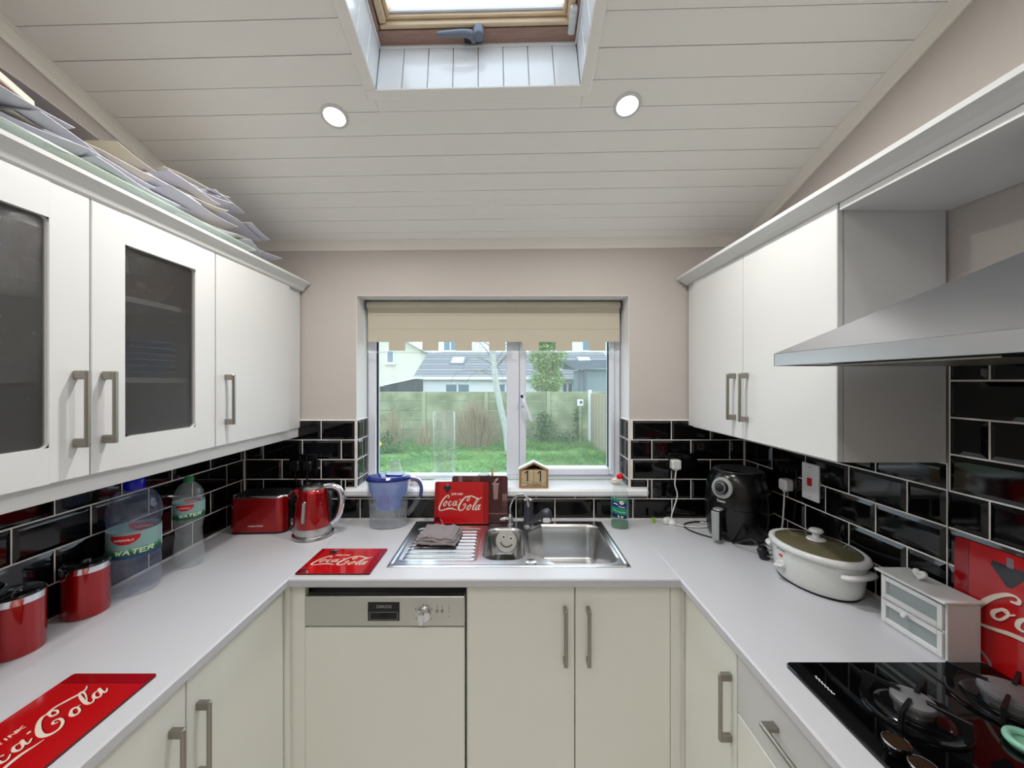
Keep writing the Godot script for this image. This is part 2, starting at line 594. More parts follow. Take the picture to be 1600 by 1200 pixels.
func build_room() -> void:
	var xl := -1.389
	var xr := 1.239
	var b := MB.new()
	b.span(V(-1.6, -0.12, -1.9), V(1.45, 0.0, 2.27))
	structure(b, "floor", M["floor tile"])
	# side walls follow the slope
	for s in [[xl, -1.6, "wall_left"], [xr, 1.45, "wall_right"]]:
		b = MB.new()
		var p := []
		for d in [-1.9, 2.27]:
			for k in [[s[0], 0.0], [s[1], 0.0], [s[1], 1.0], [s[0], 1.0]]:
				p.append(V(k[0], 0.0 if k[1] == 0.0 else ceil_y(s[0], d) + 0.05, d))
		b.hexa(p)
		structure(b, s[2], M["wall paint"])
	b = MB.new()
	b.span(V(xl, 0.0, -1.7), V(xr, 3.55, -1.9))
	structure(b, "wall_rear", M["wall paint"])
	b = MB.new()
	b.span(V(xl, 0.0, 2.015), V(-0.80, 2.44, 2.27))
	b.span(V(0.632, 0.0, 2.015), V(xr, 2.44, 2.27))
	b.span(V(-0.80, 0.0, 2.015), V(0.632, 1.045, 2.27))
	b.span(V(-0.80, 2.0915, 2.015), V(0.632, 2.44, 2.27))
	structure(b, "wall_back", M["wall paint"])
	# white plaster of the window reveal, and the sill board
	b = MB.new()
	b.span(V(-0.80, 1.085, 2.0145), V(-0.7975, 2.09, 2.16))
	b.span(V(0.6295, 1.085, 2.0145), V(0.632, 2.09, 2.16))
	b.span(V(-0.80, 2.089, 2.0145), V(0.632, 2.0915, 2.16))
	structure(b, "trim_1", M["reveal paint"])
	b = MB.new()
	b.span(V(-0.797, 1.045, 2.0), V(0.629, 1.085, 2.165), 0.003)
	b.span(V(-0.85, 1.045, 1.972), V(0.722, 1.085, 2.003), 0.01)
	structure(b, "trim_2", M["sill paint"])
	# ceiling: a slab with the roof-window opening, boards under it
	b = MB.new()
	var ox0 := -0.43
	var ox1 := 0.232
	var od0 := 0.30
	var od1 := 1.2416
	slab(b, -1.6, 1.45, od1 + 0.014, 2.27, 0.014, 0.20)
	slab(b, -1.6, 1.45, -1.9, od0 - 0.014, 0.014, 0.20)
	slab(b, -1.6, ox0 - 0.014, od0 - 0.014, od1 + 0.014, 0.014, 0.20)
	slab(b, ox1 + 0.014, 1.45, od0 - 0.014, od1 + 0.014, 0.014, 0.20)
	var ceiling := structure(b, "ceiling", M["ceiling board paint"])
	var d1 := 2.015
	var k := 0
	while d1 > -1.7:
		var d0 := maxf(2.0165 - 0.0875 * (k + 1), -1.7)
		for r in ([[xl, xr]] if d0 > od1 or d1 < od0 else [[xl, ox0 - 0.014], [ox1 + 0.014, xr]]):
			b = MB.new()
			slab(b, r[0], r[1], d0 + 0.001, d1 - 0.001, rng.randf_range(0.0, 0.0012), 0.012)
			part(b, "board", M["ceiling board paint"], ceiling)
		if d0 < od1 and d1 > od1 + 0.02:
			b = MB.new()
			slab(b, ox0 - 0.013, ox1 + 0.013, od1 + 0.014, d1 - 0.001, 0.0, 0.012)
			part(b, "board", M["ceiling board paint"], ceiling)
		d1 = d0
		k += 1
	# mouldings where ceiling and walls meet
	var cove := [Vector2(0, 0), Vector2(0.034, 0), Vector2(0.034, -0.006), Vector2(0.026, -0.013), Vector2(0.014, -0.030), Vector2(0.008, -0.042), Vector2(0, -0.042)]
	for s in [[xl, 1.0, "trim_3"], [xr, -1.0, "trim_4"]]:
		b = MB.new()
		for i in cove.size():
			var a: Vector2 = cove[i]
			var c: Vector2 = cove[(i + 1) % cove.size()]
			var q := []
			for e in [[a, -1.7], [c, -1.7], [c, 2.014], [a, 2.014]]:
				q.append(V(s[0] + s[1] * e[0].x, ceil_y(s[0] + s[1] * e[0].x, e[1]) + 0.004 + e[0].y, e[1]))
			b.quad_out(q[0], q[1], q[2], q[3], V(s[0] + s[1] * 0.012, ceil_y(s[0], 0.157) - 0.01, 0.157))
		structure(b, s[2], M["trim paint"])
	b = MB.new()
	for i in cove.size():
		var a: Vector2 = cove[i]
		var c: Vector2 = cove[(i + 1) % cove.size()]
		var q := []
		for e in [[a, xl], [c, xl], [c, xr], [a, xr]]:
			q.append(V(e[1], ceil_y(e[1], 2.015 - e[0].x) + 0.004 + e[0].y, 2.015 - e[0].x))
		b.quad_out(q[0], q[1], q[2], q[3], V(-0.075, ceil_y(0, 2.0) - 0.01, 2.003))
	structure(b, "trim_5", M["trim paint"])
	# tiling: a bed of grout and single tiles
	var wl := get_node("wall_left")
	var wr := get_node("wall_right")
	var wb := get_node("wall_back")
	var top := 1.437
	var pitch := 0.1025
	b = MB.new()
	b.span(V(xl + 0.001, 0.90, 2.0155), V(-0.80, top + 0.004, 2.0062))
	b.span(V(0.632, 0.90, 2.0155), V(xr - 0.001, top + 0.004, 2.0062))
	b.span(V(-0.80, 0.90, 2.0155), V(0.632, 1.044, 2.0062))
	b.span(V(-0.801, 1.086, 2.0062), V(-0.7922, top + 0.004, 2.158))
	b.span(V(0.633, 1.086, 2.0062), V(0.6242, top + 0.004, 2.158))
	part(b, "grout", M["grout"], wb)
	b = MB.new()
	b.span(V(xl - 0.001, 0.90, -1.6), V(xl + 0.0078, 1.353, 2.009))
	part(b, "grout", M["grout"], wl)
	b = MB.new()
	b.span(V(xr + 0.001, 0.90, 1.078), V(xr - 0.0078, 1.41, 2.009))
	b.span(V(xr + 0.001, 0.90, -0.4), V(xr - 0.0078, 1.7465, 1.074))
	part(b, "grout", M["grout"], wr)
	var face_back := Basis(Vector3.RIGHT, Vector3.UP, Vector3.BACK)
	var face_left := Basis(Vector3.FORWARD, Vector3.UP, Vector3.RIGHT)      # u = D
	var face_right := Basis(Vector3.BACK, Vector3.UP, Vector3.LEFT)         # u = -D
	for r in range(-3, 5):
		var y1 := top - pitch * r
		var y0 := y1 - pitch
		var odd := absi(r) % 2 == 1
		if r >= 0:
			if r < 3:
				tiles(wb, face_back, V(0, 0, 2.0085), xl + 0.012, -0.803, y1, y0, -0.8745 if odd else -0.98)
				tiles(wb, face_back, V(0, 0, 2.0085), 0.635, xr - 0.012, y1, y0, 0.747 if odd else 0.849)
			elif r == 3:
				tiles(wb, face_back, V(0, 0, 2.0085), xl + 0.012, -0.853, y1, y0, -0.8745)
				tiles(wb, face_back, V(0, 0, 2.0085), 0.725, xr - 0.012, y1, y0, 0.747)
				tiles(wb, face_back, V(0, 0, 2.0085), -0.853, 0.725, 1.043, y0, -0.8745, 0.2035)
				tiles(wb, face_back, V(0, 0, 2.0085), -0.853, -0.803, y1, 1.087, -2.0)
				tiles(wb, face_back, V(0, 0, 2.0085), 0.635, 0.725, y1, 1.087, 9.0, 5.0)
			else:
				tiles(wb, face_back, V(0, 0, 2.0085), xl + 0.012, xr - 0.012, y1, y0, -0.98)
			if r < 4:
				var yb := maxf(y0, 1.088)
				tiles(wb, face_left, V(-0.7945, 0, 0), 2.008, 2.157, y1, yb, 2.082 if odd else 2.3)
				tiles(wb, face_right, V(0.6265, 0, 0), -2.157, -2.008, y1, yb, -2.082 if odd else -2.3)
			tiles(wl, face_left, V(xl + 0.0055, 0, 0), -1.6, 2.0, minf(y1, 1.352), y0, 1.778 if odd else 1.88)
			tiles(wr, face_right, V(xr - 0.0055, 0, 0), -2.0, -1.078, minf(y1, 1.409), y0, -1.797 if odd else -1.899)
		tiles(wr, face_right, V(xr - 0.0055, 0, 0), -1.072 if r <= 0 else -1.078, 0.4, y1, y0, -1.797 if odd else -1.899)

func downlight(x: float, d: float, label: String) -> void:
	var o := thing("ceiling_spotlight", label, "ceiling light", V(x, ceil_y(x, d), d), 0.0, "recessed ceiling spotlights")
	o.basis = Basis(Vector3.RIGHT, UPN, Vector3.RIGHT.cross(UPN))
	var b := MB.new()
	b.lathe([Vector2(0.036, 0.004), Vector2(0.036, -0.004), Vector2(0.040, -0.005), Vector2(0.046, -0.003), Vector2(0.0465, 0.002)], 32)
	part(b, "bezel", M["white plastic"], o)
	b = MB.new()
	b.lathe([Vector2(0, -0.003), Vector2(0.034, -0.003), Vector2(0.037, 0.001), Vector2(0, 0.002)], 32)
	if not M.has("led"):
		var m := mat("led", Color(1, 1, 1), 0.5)
		m.emission_enabled = true
		m.emission = Color(1.0, 0.98, 0.95)
		m.emission_energy_multiplier = 2.5
	part(b, "light_lens", M["led"], o)
	var l := AreaLight3D.new()
	l.name = "spotlight"
	l.area_size = Vector2(0.07, 0.07)
	l.area_normalize_energy = true
	l.light_energy = LAMP_ENERGY
	l.light_color = Color(1.0, 0.985, 0.965)
	l.shadow_enabled = true
	l.area_range = 12.0
	l.area_attenuation = 2.0
	o.add_child(l)
	l.position = Vector3(0, -0.0055, 0)
	l.rotation_degrees = Vector3(-90, 0, 0)

func build_skylight() -> void:
	var o := Node3D.new()
	o.name = "window_2"
	o.set_meta("kind", "structure")
	add_child(o)
	var ox0 := -0.43
	var ox1 := 0.232
	o.position = V((ox0 + ox1) / 2, ceil_y((ox0 + ox1) / 2, 1.2416), 1.2416)
	var xs := Vector3(1, 0.0238, 0).normalized()
	var zs := xs.cross(UPN).normalized()         # up the slope, towards the viewer
	o.basis = Basis(xs, zs.cross(xs), zs)
	var hw := (ox1 - ox0) / 2
	var L := 0.975
	var b := MB.new()                            # flat architrave round the opening
	b.span(Vector3(-hw - 0.036, -0.005, -0.036), Vector3(hw + 0.036, 0.002, 0.0), 0.002)
	b.span(Vector3(-hw - 0.036, -0.005, 0.0), Vector3(-hw, 0.002, L), 0.002)
	b.span(Vector3(hw, -0.005, 0.0), Vector3(hw + 0.036, 0.002, L), 0.002)
	b.span(Vector3(-hw - 0.036, -0.005, L), Vector3(hw + 0.036, 0.002, L + 0.036), 0.002)
	part(b, "architrave", M["ceiling board paint"], o)
	var n := 8
	for k in n:                                  # boards that line the shaft
		var w := 2 * hw / n
		b = MB.new()
		b.span(Vector3(-hw + w * k + 0.0012, 0.0, -0.012), Vector3(-hw + w * (k + 1) - 0.0012, 0.185, 0.0), 0.0012)
		part(b, "board", M["lining paint"], o)
		b = MB.new()
		b.span(Vector3(-hw + w * k + 0.0012, 0.0, L), Vector3(-hw + w * (k + 1) - 0.0012, 0.185, L + 0.012), 0.0012)
		part(b, "board", M["lining paint"], o)
	for s in [-1, 1]:
		for k in 12:
			var w := L / 12
			b = MB.new()
			b.span(Vector3(s * hw, 0.0, w * k + 0.0012), Vector3(s * (hw + 0.012), 0.185, w * (k + 1) - 0.0012), 0.0012)
			part(b, "board", M["lining paint"], o)
	b = MB.new()                                 # white bead on top of the lining
	for s in [-1, 1]:
		b.span(Vector3(s * hw, 0.176, 0.0), Vector3(s * (hw - 0.006), 0.187, L), 0.001)
	b.span(Vector3(-hw, 0.176, 0.0), Vector3(hw, 0.187, 0.006), 0.001)
	part(b, "bead", M["lining paint"], o)
	b = MB.new()                                 # frame
	b.span(Vector3(-hw - 0.03, 0.187, -0.03), Vector3(hw + 0.03, 0.27, 0.047), 0.002)
	b.span(Vector3(-hw - 0.03, 0.187, L - 0.04), Vector3(hw + 0.03, 0.27, L + 0.03), 0.002)
	b.span(Vector3(-hw - 0.03, 0.187, 0.047), Vector3(-hw + 0.014, 0.27, L - 0.04), 0.002)
	b.span(Vector3(hw - 0.014, 0.187, 0.047), Vector3(hw + 0.03, 0.27, L - 0.04), 0.002)
	part(b, "frame", M["pine dark"], o)
	b = MB.new()                                 # opening sash
	var sw := hw - 0.017
	b.span(Vector3(-sw, 0.190, 0.049), Vector3(sw, 0.262, 0.061), 0.003)
	b.span(Vector3(-sw, 0.212, 0.061), Vector3(sw, 0.262, 0.071), 0.003)
	b.span(Vector3(-sw, 0.195, L - 0.1), Vector3(sw, 0.262, L - 0.045), 0.004)
	for s in [-1, 1]:
		b.span(Vector3(s * sw, 0.195, 0.061), Vector3(s * (sw - 0.022), 0.262, L - 0.1), 0.004)
		b.span(Vector3(s * (sw - 0.022), 0.215, 0.061), Vector3(s * (sw - 0.034), 0.262, L - 0.1), 0.003)
	var sash := part(b, "sash", M["pine"], o)
	b = MB.new()
	b.span(Vector3(-sw + 0.03, 0.240, 0.070), Vector3(sw - 0.03, 0.2415, L - 0.1))
	part(b, "pane", M["roof glass"], sash)
	b = MB.new()                                 # white glazing bead
	b.span(Vector3(-sw + 0.033, 0.226, 0.0705), Vector3(sw - 0.033, 0.240, 0.078), 0.002)
	part(b, "glazing_bead", M["upvc"], sash)
	b = MB.new()                                 # lever handle on its plate
	b.box(Vector3(-0.015, 0.182, 0.026), Vector3(0.058, 0.014, 0.03), 0.004)
	part(b, "handle_plate", M["dark plastic"], o)
	b = MB.new()
	b.tube(curve([Vector3(-0.015, 0.186, 0.03), Vector3(-0.012, 0.165, 0.036), Vector3(-0.02, 0.158, 0.050), Vector3(-0.05, 0.156, 0.056), Vector3(-0.10, 0.158, 0.054), Vector3(-0.128, 0.162, 0.052)], 5), [0.016, 0.0155, 0.015, 0.015, 0.0145, 0.0145, 0.014, 0.014, 0.014, 0.014, 0.014, 0.0135, 0.013, 0.0125, 0.012, 0.0115, 0.011, 0.0105, 0.010, 0.0095, 0.009, 0.0085, 0.008, 0.0075, 0.007, 0.006], 10, true, 0.7)
	b.lathe([Vector2(0, -0.018), Vector2(0.016, -0.018), Vector2(0.018, -0.014), Vector2(0.018, 0.016), Vector2(0, 0.016)], 16, Transform3D(Basis(), Vector3(0.005, 0.172, 0.046)))
	part(b, "handle", M["grey plastic"], o)
	b = MB.new()                                 # white opener on the right jamb
	b.span(Vector3(hw - 0.034, 0.176, 0.028), Vector3(hw - 0.012, 0.197, 0.105), 0.004)
	b.box(Vector3(hw - 0.023, 0.174, 0.085), Vector3(0.012, 0.006, 0.012), 0.002)
	part(b, "opener", M["white plastic"], o)

func build_window() -> void:
	var o := Node3D.new()
	o.name = "window_1"
	o.set_meta("kind", "structure")
	add_child(o)
	o.position = V(0, 0, 2.20)
	var z0 := -0.04
	var z1 := 0.03
	var b := MB.new()
	b.span(Vector3(-0.797, 1.085, z0), Vector3(-0.752, 2.089, z1), 0.004)
	b.span(Vector3(0.597, 1.085, z0), Vector3(0.6295, 2.089, z1), 0.004)
	b.span(Vector3(-0.752, 1.085, z0), Vector3(0.597, 1.109, z1), 0.004)
	b.span(Vector3(-0.752, 2.03, z0), Vector3(0.597, 2.089, z1), 0.004)
	b.span(Vector3(-0.012, 1.109, z0), Vector3(0.06, 2.03, z1), 0.004)
	part(b, "frame", M["upvc"], o)
	b = MB.new()
	b.span(Vector3(0.061, 1.112, z0), Vector3(0.097, 2.029, z1 + 0.012), 0.006)
	b.span(Vector3(0.568, 1.112, z0), Vector3(0.596, 2.029, z1 + 0.012), 0.006)
	b.span(Vector3(0.097, 1.112, z0), Vector3(0.568, 1.151, z1 + 0.012), 0.006)
	b.span(Vector3(0.097, 1.985, z0), Vector3(0.568, 2.029, z1 + 0.012), 0.006)
	var sash := part(b, "sash", M["upvc"], o)
	b = MB.new()
	b.span(Vector3(0.096, 1.150, -0.006), Vector3(0.569, 1.986, -0.002))
	part(b, "pane", M["pane glass"], sash)
	b = MB.new()
	b.span(Vector3(-0.753, 1.108, -0.006), Vector3(-0.011, 2.031, -0.002))
	part(b, "pane", M["pane glass"], o)
	b = MB.new()
	b.span(Vector3(-0.752, 1.109, 0.0), Vector3(-0.744, 2.03, 0.012), 0.002)
	b.span(Vector3(0.562, 1.151, 0.0), Vector3(0.568, 1.985, 0.012), 0.002)
	part(b, "gasket", M["gasket"], o)
	b = MB.new()                                  # casement handle
	b.span(Vector3(0.064, 1.50, z1 + 0.012), Vector3(0.084, 1.58, z1 + 0.022), 0.004)
	b.tube([Vector3(0.074, 1.555, z1 + 0.02), Vector3(0.074, 1.555, z1 + 0.045), Vector3(0.09, 1.51, z1 + 0.05), Vector3(0.125, 1.42, z1 + 0.05)], [0.009, 0.010, 0.010, 0.006], 10, true, 0.8)
	var h := part(b, "handle", M["upvc"], o)
	b = MB.new()
	b.lathe([Vector2(0, 0), Vector2(0.007, 0), Vector2(0.008, 0.004), Vector2(0, 0.005)], 14, Transform3D(Basis(Vector3.RIGHT, PI / 2), Vector3(0.072, 1.558, z1 + 0.054)))
	part(b, "lock_button", M["black plastic"], h)
	# roller blind with a castellated hem
	var t := thing("roller_blind", "cream roller blind with castellated hem across the top of the window", "blind", V(-0.084, 1.95, 2.135))
	b = MB.new()
	b.lathe([Vector2(0, -0.700), Vector2(0.019, -0.700), Vector2(0.021, -0.697), Vector2(0.021, 0.700), Vector2(0, 0.700)], 24, Transform3D(Basis(Vector3.BACK, PI / 2), Vector3(0, 0.114, 0)))
	part(b, "roller", M["blind tube"], t)
	for s in [-1, 1]:
		b = MB.new()
		b.box(Vector3(s * 0.7035, 0.112, -0.004), Vector3(0.005, 0.05, 0.045), 0.002)
		part(b, "bracket", M["grey plastic"], t)
	b = MB.new()
	var y0 := -0.092
	var y1 := -0.140
	var x0 := -0.695
	var outline := [Vector2(x0, 0.104), Vector2(x0, y0)]
	for k in 8:
		var a := x0 + 0.022 + 0.1846 * k
		var e := minf(a + 0.094, 0.695)
		if k > 0:
			outline.append_array([Vector2(a, y1), Vector2(a, y0)])
		else:
			outline.append(Vector2(a, y0))
		if k < 7:
			outline.append_array([Vector2(e, y0), Vector2(e, y1)])
		else:
			outline.append(Vector2(0.695, y0))
	outline.append(Vector2(0.695, 0.104))
	b.prism(outline, 0.0012, Transform3D(Basis(), Vector3(0, 0, 0.0125)))
	b.box(Vector3(0, 0.058, 0.0145), Vector3(1.39, 0.002, 0.002))
	b.box(Vector3(0, -0.02, 0.0142), Vector3(1.39, 0.0015, 0.0012))
	part(b, "fabric", M["blind cloth"], t)
	clear("clear plastic", Color(0.9, 0.95, 0.95), 0.15, 0.05)
	b = MB.new()
	b.tube([Vector3(-0.69, -0.148, 0.013), Vector3(0.69, -0.148, 0.013)], 0.005, 8)
	for s in [-1, 1]:
		b.lathe([Vector2(0, -0.006), Vector2(0.009, -0.006), Vector2(0.009, 0.006), Vector2(0, 0.006)], 12, Transform3D(Basis(Vector3.BACK, PI / 2), Vector3(s * 0.688, -0.148, 0.013)))
	part(b, "hem_rod", M["clear plastic"], t)

# ---------------------------------------------------------------- kitchen units
func handle_mesh(l: float) -> ArrayMesh:   # upright bow handle, its feet on z = 0
	var key := "handle%d" % roundi(l * 1000)
	if not mesh_cache.has(key):
		var b := MB.new()
		b.box(Vector3(0, 0, 0.031), Vector3(0.013, l, 0.010), 0.003)
		for s in [-1, 1]:
			b.box(Vector3(0, s * (l / 2 - 0.011), 0.016), Vector3(0.0135, 0.022, 0.032), 0.002)
		mesh_cache[key] = b.done()
	return mesh_cache[key]

func door(parent: Node3D, x0: float, x1: float, y0: float, y1: float, m: Material, hx: float, hy: float, hl: float, flat_handle := false, called := "door") -> MeshInstance3D:
	var b := MB.new()
	b.span(Vector3(x0, y0, 0.002), Vector3(x1, y1, 0.020), 0.002)
	var o := part(b, called, m, parent)
	add_handle(o, hx, hy, hl, flat_handle)
	return o

func add_handle(o: Node3D, hx: float, hy: float, hl: float, flat_handle := false) -> void:
	var h := put(handle_mesh(hl), "handle", M["nickel"], o)
	h.position = Vector3(hx, hy, 0.020)
	if flat_handle:
		h.rotation_degrees.z = 90

func carcass(parent: Node3D, w: float, h: float, dep: float, m: Material) -> void:   # open box, its front edge on z = 0
	var b := MB.new()
	b.span(Vector3(0, 0, -dep), Vector3(0.018, h, 0))
	b.span(Vector3(w - 0.018, 0, -dep), Vector3(w, h, 0))
	b.span(Vector3(0.018, 0, -dep), Vector3(w - 0.018, 0.018, 0))
	b.span(Vector3(0.018, h - 0.018, -dep), Vector3(w - 0.018, h, 0))
	b.span(Vector3(0.018, 0.018, -dep), Vector3(w - 0.018, h - 0.018, -dep + 0.006))
	part(b, "carcass", m, parent)

func glazed_door(parent: Node3D, x0: float, x1: float, h: float, hx: float, hy: float) -> void:
	var g := MB.new()
	var gx0 := x0 + 0.089
	var gx1 := x1 - 0.089
	var gy0 := 0.085
	var gy1 := h - 0.085
	var hole := rounded(gx1 - gx0, gy1 - gy0, 0.012, 4, Vector2((gx0 + gx1) / 2, (gy0 + gy1) / 2))
	# frame: stiles and rails with a round-cornered opening
	g.span(Vector3(x0, 0, 0.002), Vector3(gx0, h, 0.020), 0.002)
	g.span(Vector3(gx1, 0, 0.002), Vector3(x1, h, 0.020), 0.002)
	g.span(Vector3(gx0 - 0.003, 0, 0.002), Vector3(gx1 + 0.003, gy0, 0.0199))
	g.span(Vector3(gx0 - 0.003, gy1, 0.002), Vector3(gx1 + 0.003, h, 0.0199))
	for q in 4:
		var c := Vector2([gx1, gx0, gx0, gx1][q], [gy1, gy1, gy0, gy0][q])
		for k in 4:
			var a: Vector2 = hole[q * 5 + k]
			var e: Vector2 = hole[q * 5 + k + 1]
			g.tri(Vector3(c.x, c.y, 0.0199), Vector3(e.x, e.y, 0.0199), Vector3(a.x, a.y, 0.0199))
			g.tri(Vector3(c.x, c.y, 0.0199), Vector3(a.x, a.y, 0.0199), Vector3(e.x, e.y, 0.0199))
			g.quad(Vector3(e.x, e.y, 0.004), Vector3(a.x, a.y, 0.004), Vector3(a.x, a.y, 0.0199), Vector3(e.x, e.y, 0.0199))
	var o := part(g, "door", M["white unit"], parent)
	g = MB.new()
	g.span(Vector3(gx0 - 0.002, gy0 - 0.002, 0.006), Vector3(gx1 + 0.002, gy1 + 0.002, 0.010))
	part(g, "glass_panel", M["smoked glass"], o)
	add_handle(o, hx, hy, 0.19)

func cornice(poly: Array, x: float, s: float, d0: float, d1: float, label: String) -> void:
	var b := MB.new()
	var pts := []
	for p in poly:
		pts.append(Vector2(x + s * p.x, p.y))
	b.prism(pts, d1 - d0, Transform3D(Basis(), V(0, 0, d1)))
	tag(part(b, "cornice", M["white unit"]), label, "cornice")

func build_units() -> void:
	# --- wall units on the left: two glazed doors, one plain door, a filler strip
	var o := thing("glazed_wall_cabinet", "white wall cabinet with two smoked-glass doors, left wall", "cabinet", V(-1.093, 1.40, 0.565), 90)
	carcass(o, 0.840, 0.708, 0.286, M["unit inside"])
	var b := MB.new()
	b.span(Vector3(0.018, 0.236, -0.28), Vector3(0.822, 0.252, -0.03))
	b.span(Vector3(0.018, 0.476, -0.28), Vector3(0.822, 0.492, -0.03))
	part(b, "shelf", M["unit inside"], o)
	glazed_door(o, 0.002, 0.419, 0.708, 0.419 - 0.034, 0.172)
	glazed_door(o, 0.422, 0.839, 0.708, 0.422 + 0.030, 0.172)
	o = thing("wall_cabinet", "white wall cabinet with one plain door beside the window wall, left side", "cabinet", V(-1.093, 1.40, 1.407), 90)
	carcass(o, 0.478, 0.708, 0.286, M["white unit"])
	door(o, 0.001, 0.474, 0, 0.708, M["white unit"], 0.048, 0.172, 0.19)
	b = MB.new()
	b.span(Vector3(0.479, 0, -0.012), Vector3(0.596, 0.708, 0.004), 0.001)
	part(b, "filler", M["white unit"], o)
	b = MB.new()
	b.span(V(-1.112, 1.352, -0.4), V(-1.095, 1.3995, 1.406), 0.002)
	tag(part(b, "light_rail", M["white unit"]), "long white strip under the glazed wall cabinet on the left", "light rail")
	b = MB.new()
	b.span(V(-1.112, 1.352, 1.4065), V(-1.095, 1.3995, 2.0), 0.002)
	tag(part(b, "light_rail", M["white unit"]), "short white strip under the plain wall cabinet on the left", "light rail")
	var prof_l := [Vector2(-0.05, 2.1085), Vector2(0.0, 2.1085), Vector2(0.006, 2.114), Vector2(0.012, 2.126), Vector2(0.022, 2.136), Vector2(0.036, 2.146), Vector2(0.037, 2.156), Vector2(-0.05, 2.156)]
	cornice(prof_l, -1.073, 1.0, -0.4, 2.0, "white cornice along the tops of the left wall cabinets")
	o = thing("wall_cabinet", "white wall cabinet above the left worktop, nearest the viewer", "cabinet", V(-1.093, 1.40, -0.04), 90)
	carcass(o, 0.600, 0.708, 0.286, M["white unit"])
	door(o, 0.002, 0.598, 0, 0.708, M["white unit"], 0.05, 0.172, 0.19)
	# --- what stands behind the smoked glass
	var bowl := [Vector2(0, 0), Vector2(0.05, 0.0), Vector2(0.085, 0.03), Vector2(0.11, 0.075), Vector2(0.106, 0.075), Vector2(0.08, 0.034), Vector2(0.047, 0.006), Vector2(0, 0.006)]
	mat("crockery white", Color(0.85, 0.87, 0.86), 0.3)
	mat("crockery blue", Color(0.22, 0.50, 0.85), 0.3)
	mat("crockery brown", Color(0.42, 0.20, 0.14), 0.4)
	mat("crockery grey", Color(0.55, 0.55, 0.52), 0.4)
	b = MB.new()
	b.lathe(bowl, 24)
	var bm := b.done()
	var labels := ["white bowl behind the nearer smoked glass, lowest of its stack", "white bowl behind the nearer smoked glass, middle of its stack", "white bowl behind the nearer smoked glass, top of its stack"]
	for k in 3:
		var w := put(bm, "bowl", M["crockery white"])
		w.position = V(-1.24, 1.8925 + k * 0.03, 0.76)
		tag(w, labels[k], "bowl", "bowls behind the smoked glass")
	b = MB.new()
	b.lathe([Vector2(0, 0), Vector2(0.055, 0), Vector2(0.108, 0.016), Vector2(0.108, 0.019), Vector2(0.055, 0.005), Vector2(0, 0.005)], 24)
	var pm := b.done()
	for k in 6:
		var w := put(pm, "plate", M["crockery blue"])
		w.position = V(-1.22, 1.6525 + k * 0.019, 1.24)
		tag(w, ["lowest", "second lowest", "third", "fourth", "fifth", "topmost"][k] + " blue plate in the stack behind the further smoked glass", "plate", "blue plates behind the smoked glass")
	b = MB.new()
	b.lathe([Vector2(0, 0), Vector2(0.06, 0), Vector2(0.10, 0.03), Vector2(0.12, 0.07), Vector2(0.116, 0.07), Vector2(0.09, 0.03), Vector2(0.05, 0.01), Vector2(0, 0.01)], 24)
	var w1 := part(b, "serving_bowl", M["crockery brown"])
	w1.position = V(-1.23, 1.8925, 1.23)
	tag(w1, "brown serving bowl on the top shelf behind the further smoked glass", "bowl")
	b = MB.new()
	b.lathe([Vector2(0, 0), Vector2(0.05, 0), Vector2(0.052, 0.12), Vector2(0.048, 0.12), Vector2(0.046, 0.01), Vector2(0, 0.01)], 24)
	for k in [[0.80, 1.6525, "grey beaker on the middle shelf behind the nearer smoked glass"], [0.72, 1.4185, "grey beaker at the bottom behind the nearer smoked glass"], [1.16, 1.4185, "grey beaker at the bottom behind the further smoked glass"]]:
		var w := put(b.done() if not mesh_cache.has("beaker") else mesh_cache["beaker"], "beaker", M["crockery grey"])
		mesh_cache["beaker"] = w.mesh
		w.position = V(-1.24, k[1], k[0])
		tag(w, k[2], "beaker", "beakers behind the smoked glass")
	# --- wall units on the right
	o = thing("wall_cabinet", "white double-door wall cabinet between window wall and cooker hood", "cabinet", V(0.943, 1.4125, 1.926), -90)
	carcass(o, 0.848, 0.7275, 0.284, M["white unit"])
	door(o, 0.001, 0.408, 0, 0.7275, M["white unit"], 0.408 - 0.048, 0.166, 0.19)
	door(o, 0.412, 0.846, 0, 0.7275, M["white unit"], 0.412 + 0.030, 0.166, 0.19)
	b = MB.new()
	b.span(Vector3(-0.075, 0, -0.012), Vector3(0.0, 0.7275, 0.006), 0.001)
	part(b, "filler", M["white unit"], o)
	var prof_r := [Vector2(-0.05, 2.1405), Vector2(0.0, 2.1405), Vector2(0.006, 2.144), Vector2(0.016, 2.152), Vector2(0.034, 2.162), Vector2(0.048, 2.168), Vector2(0.050, 2.180), Vector2(-0.05, 2.180)]
	cornice(prof_r, 0.923, -1.0, -0.4, 2.0, "white cornice along the top of the right wall cabinet and cooker hood bay")
	b = MB.new()
	b.span(V(0.926, 2.119, -0.1), V(1.236, 2.1395, 1.0755), 0.001)
	tag(part(b, "bridging_shelf", M["white unit"]), "white board bridging the bay above the cooker hood", "shelf")
	# --- worktops
	b = MB.new()
	b.span(V(-1.378, 0.888, -1.2), V(-0.8045, 0.92, 2.001), 0.005)
	tag(part(b, "worktop", M["worktop"]), "long white worktop along the left wall", "worktop")
	b = MB.new()
	var sx := 0.462
	var lip := [Vector2(0, 0), Vector2(0.0, 0.030), Vector2(-0.101, 0.030), Vector2(-0.105, 0.0285), Vector2(-0.107, 0.025), Vector2(-0.107, 0.004), Vector2(-0.103, 0.0)]
	for i in lip.size():
		lip[i] = Vector2(lip[i].x, lip[i].y * 32.0 / 30.0)
	b.prism(lip, 1.428, Transform3D(Basis(Vector3.FORWARD, Vector3.UP, Vector3.RIGHT), V(-0.8040, 0.888, 1.505)))
	b.span(V(-0.8040, 0.888, 1.505), V(-sx, 0.92, 2.001))
